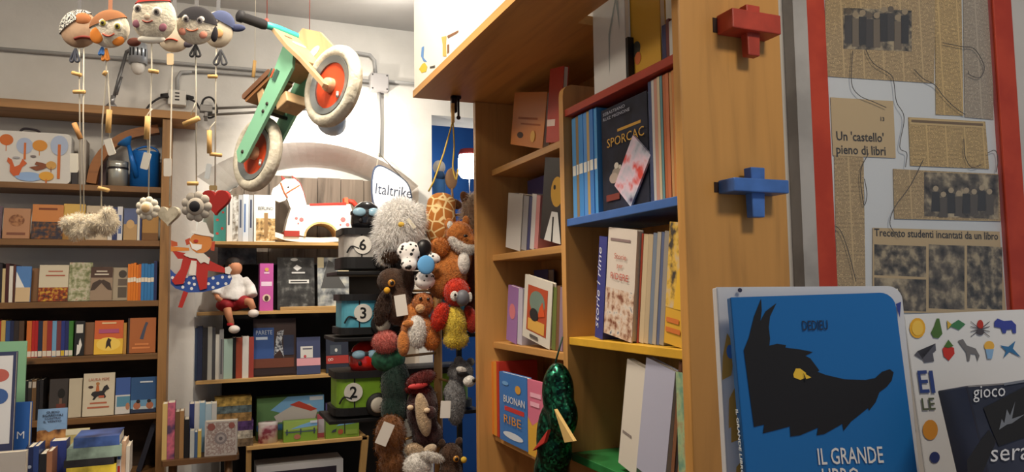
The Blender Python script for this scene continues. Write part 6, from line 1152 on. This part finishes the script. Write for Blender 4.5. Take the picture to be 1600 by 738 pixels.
for s_, x_, y_, hp_, w_ in (('gioco', 1519, 623, 15, 52), ('sera', 1547, 722, 20, 60)):
    u_, v_ = da(x_, y_); text(bxx, s_, u_, v_, hp_*1.3*.93/F, M((206, 210, 216)), y=-.0016, w=w_*.93/F, align='LEFT', shear=.3)
MB().flat(ccw([da(*p_) for p_ in ((1568, 599), (1604, 593), (1604, 597), (1568, 603))]), -.0012).build('small_print', M((110, 116, 128)), bxx)
ct = thing('counter', 'wooden counter in the foreground carrying the large picture books', 'counter', T(.9, .62, 0))
def hz2(x, d): v_ = Vector((math.sin(YAW), math.cos(YAW), 0))*d+Vector((math.cos(YAW), -math.sin(YAW), 0))*x; return (v_.x-.9, v_.y-.62)
SW2 = Matrix(((1, 0, 0, 0), (0, 0, 1, 0), (0, 1, 0, 0), (0, 0, 0, 1)))
MB().prism([hz2(.30, .72), hz2(1.1, .72), hz2(1.1, 1.18), hz2(.30, 1.18)], CZ-.035, CZ-.001, SW2).build('top', WOOD((150, 106, 62), 'X', .4), ct, bev=.004)
MB().prism([hz2(.34, .76), hz2(1.06, .76), hz2(1.06, 1.14), hz2(.34, 1.14)], 0, CZ-.035, SW2).build('body', WOOD((130, 92, 56), 'Z', .5), ct)
# ================================================================== display table of books at the lower left
TY0 = 3.45; tz2 = onY(100, 752, TY0).z
dt = thing('display_table', 'low wooden display table piled with books before the bookcase', 'table', T(-.62, TY0+.1, 0))
MB().box(-.62, .30, -.28, .42, tz2-.03, tz2).build('top', WOOD((120, 84, 50), 'X', .45), dt, bev=.004)
for sx in (-.57, .25):
    for sy in (-.23, .37): MB().box(sx-.025, sx+.025, sy-.025, sy+.025, 0, tz2-.03).build('leg', WOOD((110, 76, 46), 'Z', .5), dt)
Wd = 'on the display table'
fbook(76-20, 641, 102, 752, TY0+.35, tz2, (126, 160, 202), 'pale blue book with dark title lettering over tawny rocks', [('r', 0, 0, 1, .62, MN([(.36, (60, 44, 40)), (.5, (150, 100, 60)), (.64, (196, 146, 90))], 22, 4)), ('p', [(0, .6), (.2, .66), (.4, .58), (.6, .62), (.8, .74), (1, .7), (1, .8), (0, .8)], (126, 160, 202)), ('t', 'GUIDO', .52, .92, .035, (44, 52, 70), {'w': .45, 'bold': .03}), ('t', 'SGARDOLI', .52, .865, .035, (44, 52, 70), {'w': .7, 'bold': .03}), ('t', 'CONTRO', .52, .81, .035, (66, 78, 104), {'w': .55, 'bold': .03}), ('t', 'IL VENTO', .52, .755, .035, (66, 78, 104), {'w': .62, 'bold': .03})], tilt=5)
fbook(10, 632, 44, 752, TY0+.12, tz2, (40, 88, 160), 'royal blue book with a white letter M', [('t', 'M', .62, .52, .1, (214, 220, 230), {'w': .34}), ('p', [(.4, .2), (1, .3), (1, .45), (.7, .28)], (26, 46, 90))], dep=.05, tilt=3)
fbook(-25, 535, 36, 752, TY0+.2, tz2, (126, 172, 140), 'tall mint green book standing behind the M book', dep=.012, tilt=3)
r = fbook(-30, 552, 20, 752, TY0+.04, tz2, (54, 60, 92), 'tall dark framed book with white page and red and blue leaves', [('r', .0, .3, .9, .97, (206, 208, 212)), ('e', .5, .82, .3, .05, (176, 92, 84)), ('e', .5, .66, .3, .06, (60, 92, 150))], dep=.03, tilt=3)
fbook(-20, 708, 40, 752, TY0-.13, tz2, (168, 164, 160), 'pale grey book lying low at the front of the display table', dep=.04, tilt=0)
spines(TY0-.05, tz2, 41, [(11, 700, 'navy', (36, 46, 84), [('c', .5, .5, .3, (150, 160, 180))]), (9, 698, 'dark blue', (44, 64, 120)), (12, 710, 'black', (30, 30, 34)), (9, 706, 'tawny', (150, 104, 76))], Wd, .13)
spines(TY0+.06, tz2, 78, [(26, 690, 'indigo', (44, 58, 124))], 'standing thick on the display table', .1)
fbook(101, 672, 138, 752, TY0+.2, tz2, MN([(.36, (150, 140, 90)), (.5, (196, 180, 120)), (.64, (206, 206, 190))], 12, 3), 'pale yellow watercolour book behind the flat lying pile', [('r', .0, .86, 1, 1, (206, 200, 176))], tilt=4)
zc = tz2
for k, (x0, x1, hp_, c, nm) in enumerate([(104, 182, 16, (190, 170, 60), 'yellow'), (100, 178, 9, (40, 38, 40), 'black'), (104, 190, 14, (120, 140, 130), 'sea green'), (114, 186, 12, (60, 84, 140), 'blue and red')]):
    a = onY(x0, 715, TY0-.02); b = onY(x1, 715, TY0-.02); h = hp_*.0032
    r = thing('book', f'{nm} book lying flat in the pile on the display table', 'book', T(a.x, TY0-.02, zc+.0004)); wd = b.x-a.x
    MB().box(0, wd, 0, .003, 0, h).box(0, wd, .003, .2, 0, .002).box(0, wd, .003, .2, h-.002, h).build('cover', MN([(.36, tuple(v_*.6 for v_ in c)), (.5, c), (.68, tuple(min(255, v_*1.3) for v_ in c))], 9, 4, .35), r)
    MB().box(.002, wd-.002, .003, .197, .002, h-.002).build('pages', PAPER, r); zc += h+.0006
spines(TY0+.0, tz2, 183, [(7, 694, 'white', (206, 206, 204), [('r', .1, .5, .9, .8, (50, 90, 150)), ('r', .2, .1, .8, .3, (176, 40, 40))]), (7, 690, 'peach', (206, 170, 140)), (6, 698, 'ivory', (206, 200, 190))], 'by the flat pile', .14)
for o in [o for o in S.objects if o.type == 'MESH' and not o.parent and 'label' not in o.keys() and o.get('kind') != 'structure']: print('UNLABELLED', o.name)
for l in LABELS:
    if not 4 <= len(l.split()) <= 16: print('LABEL LENGTH', len(l.split()), l)
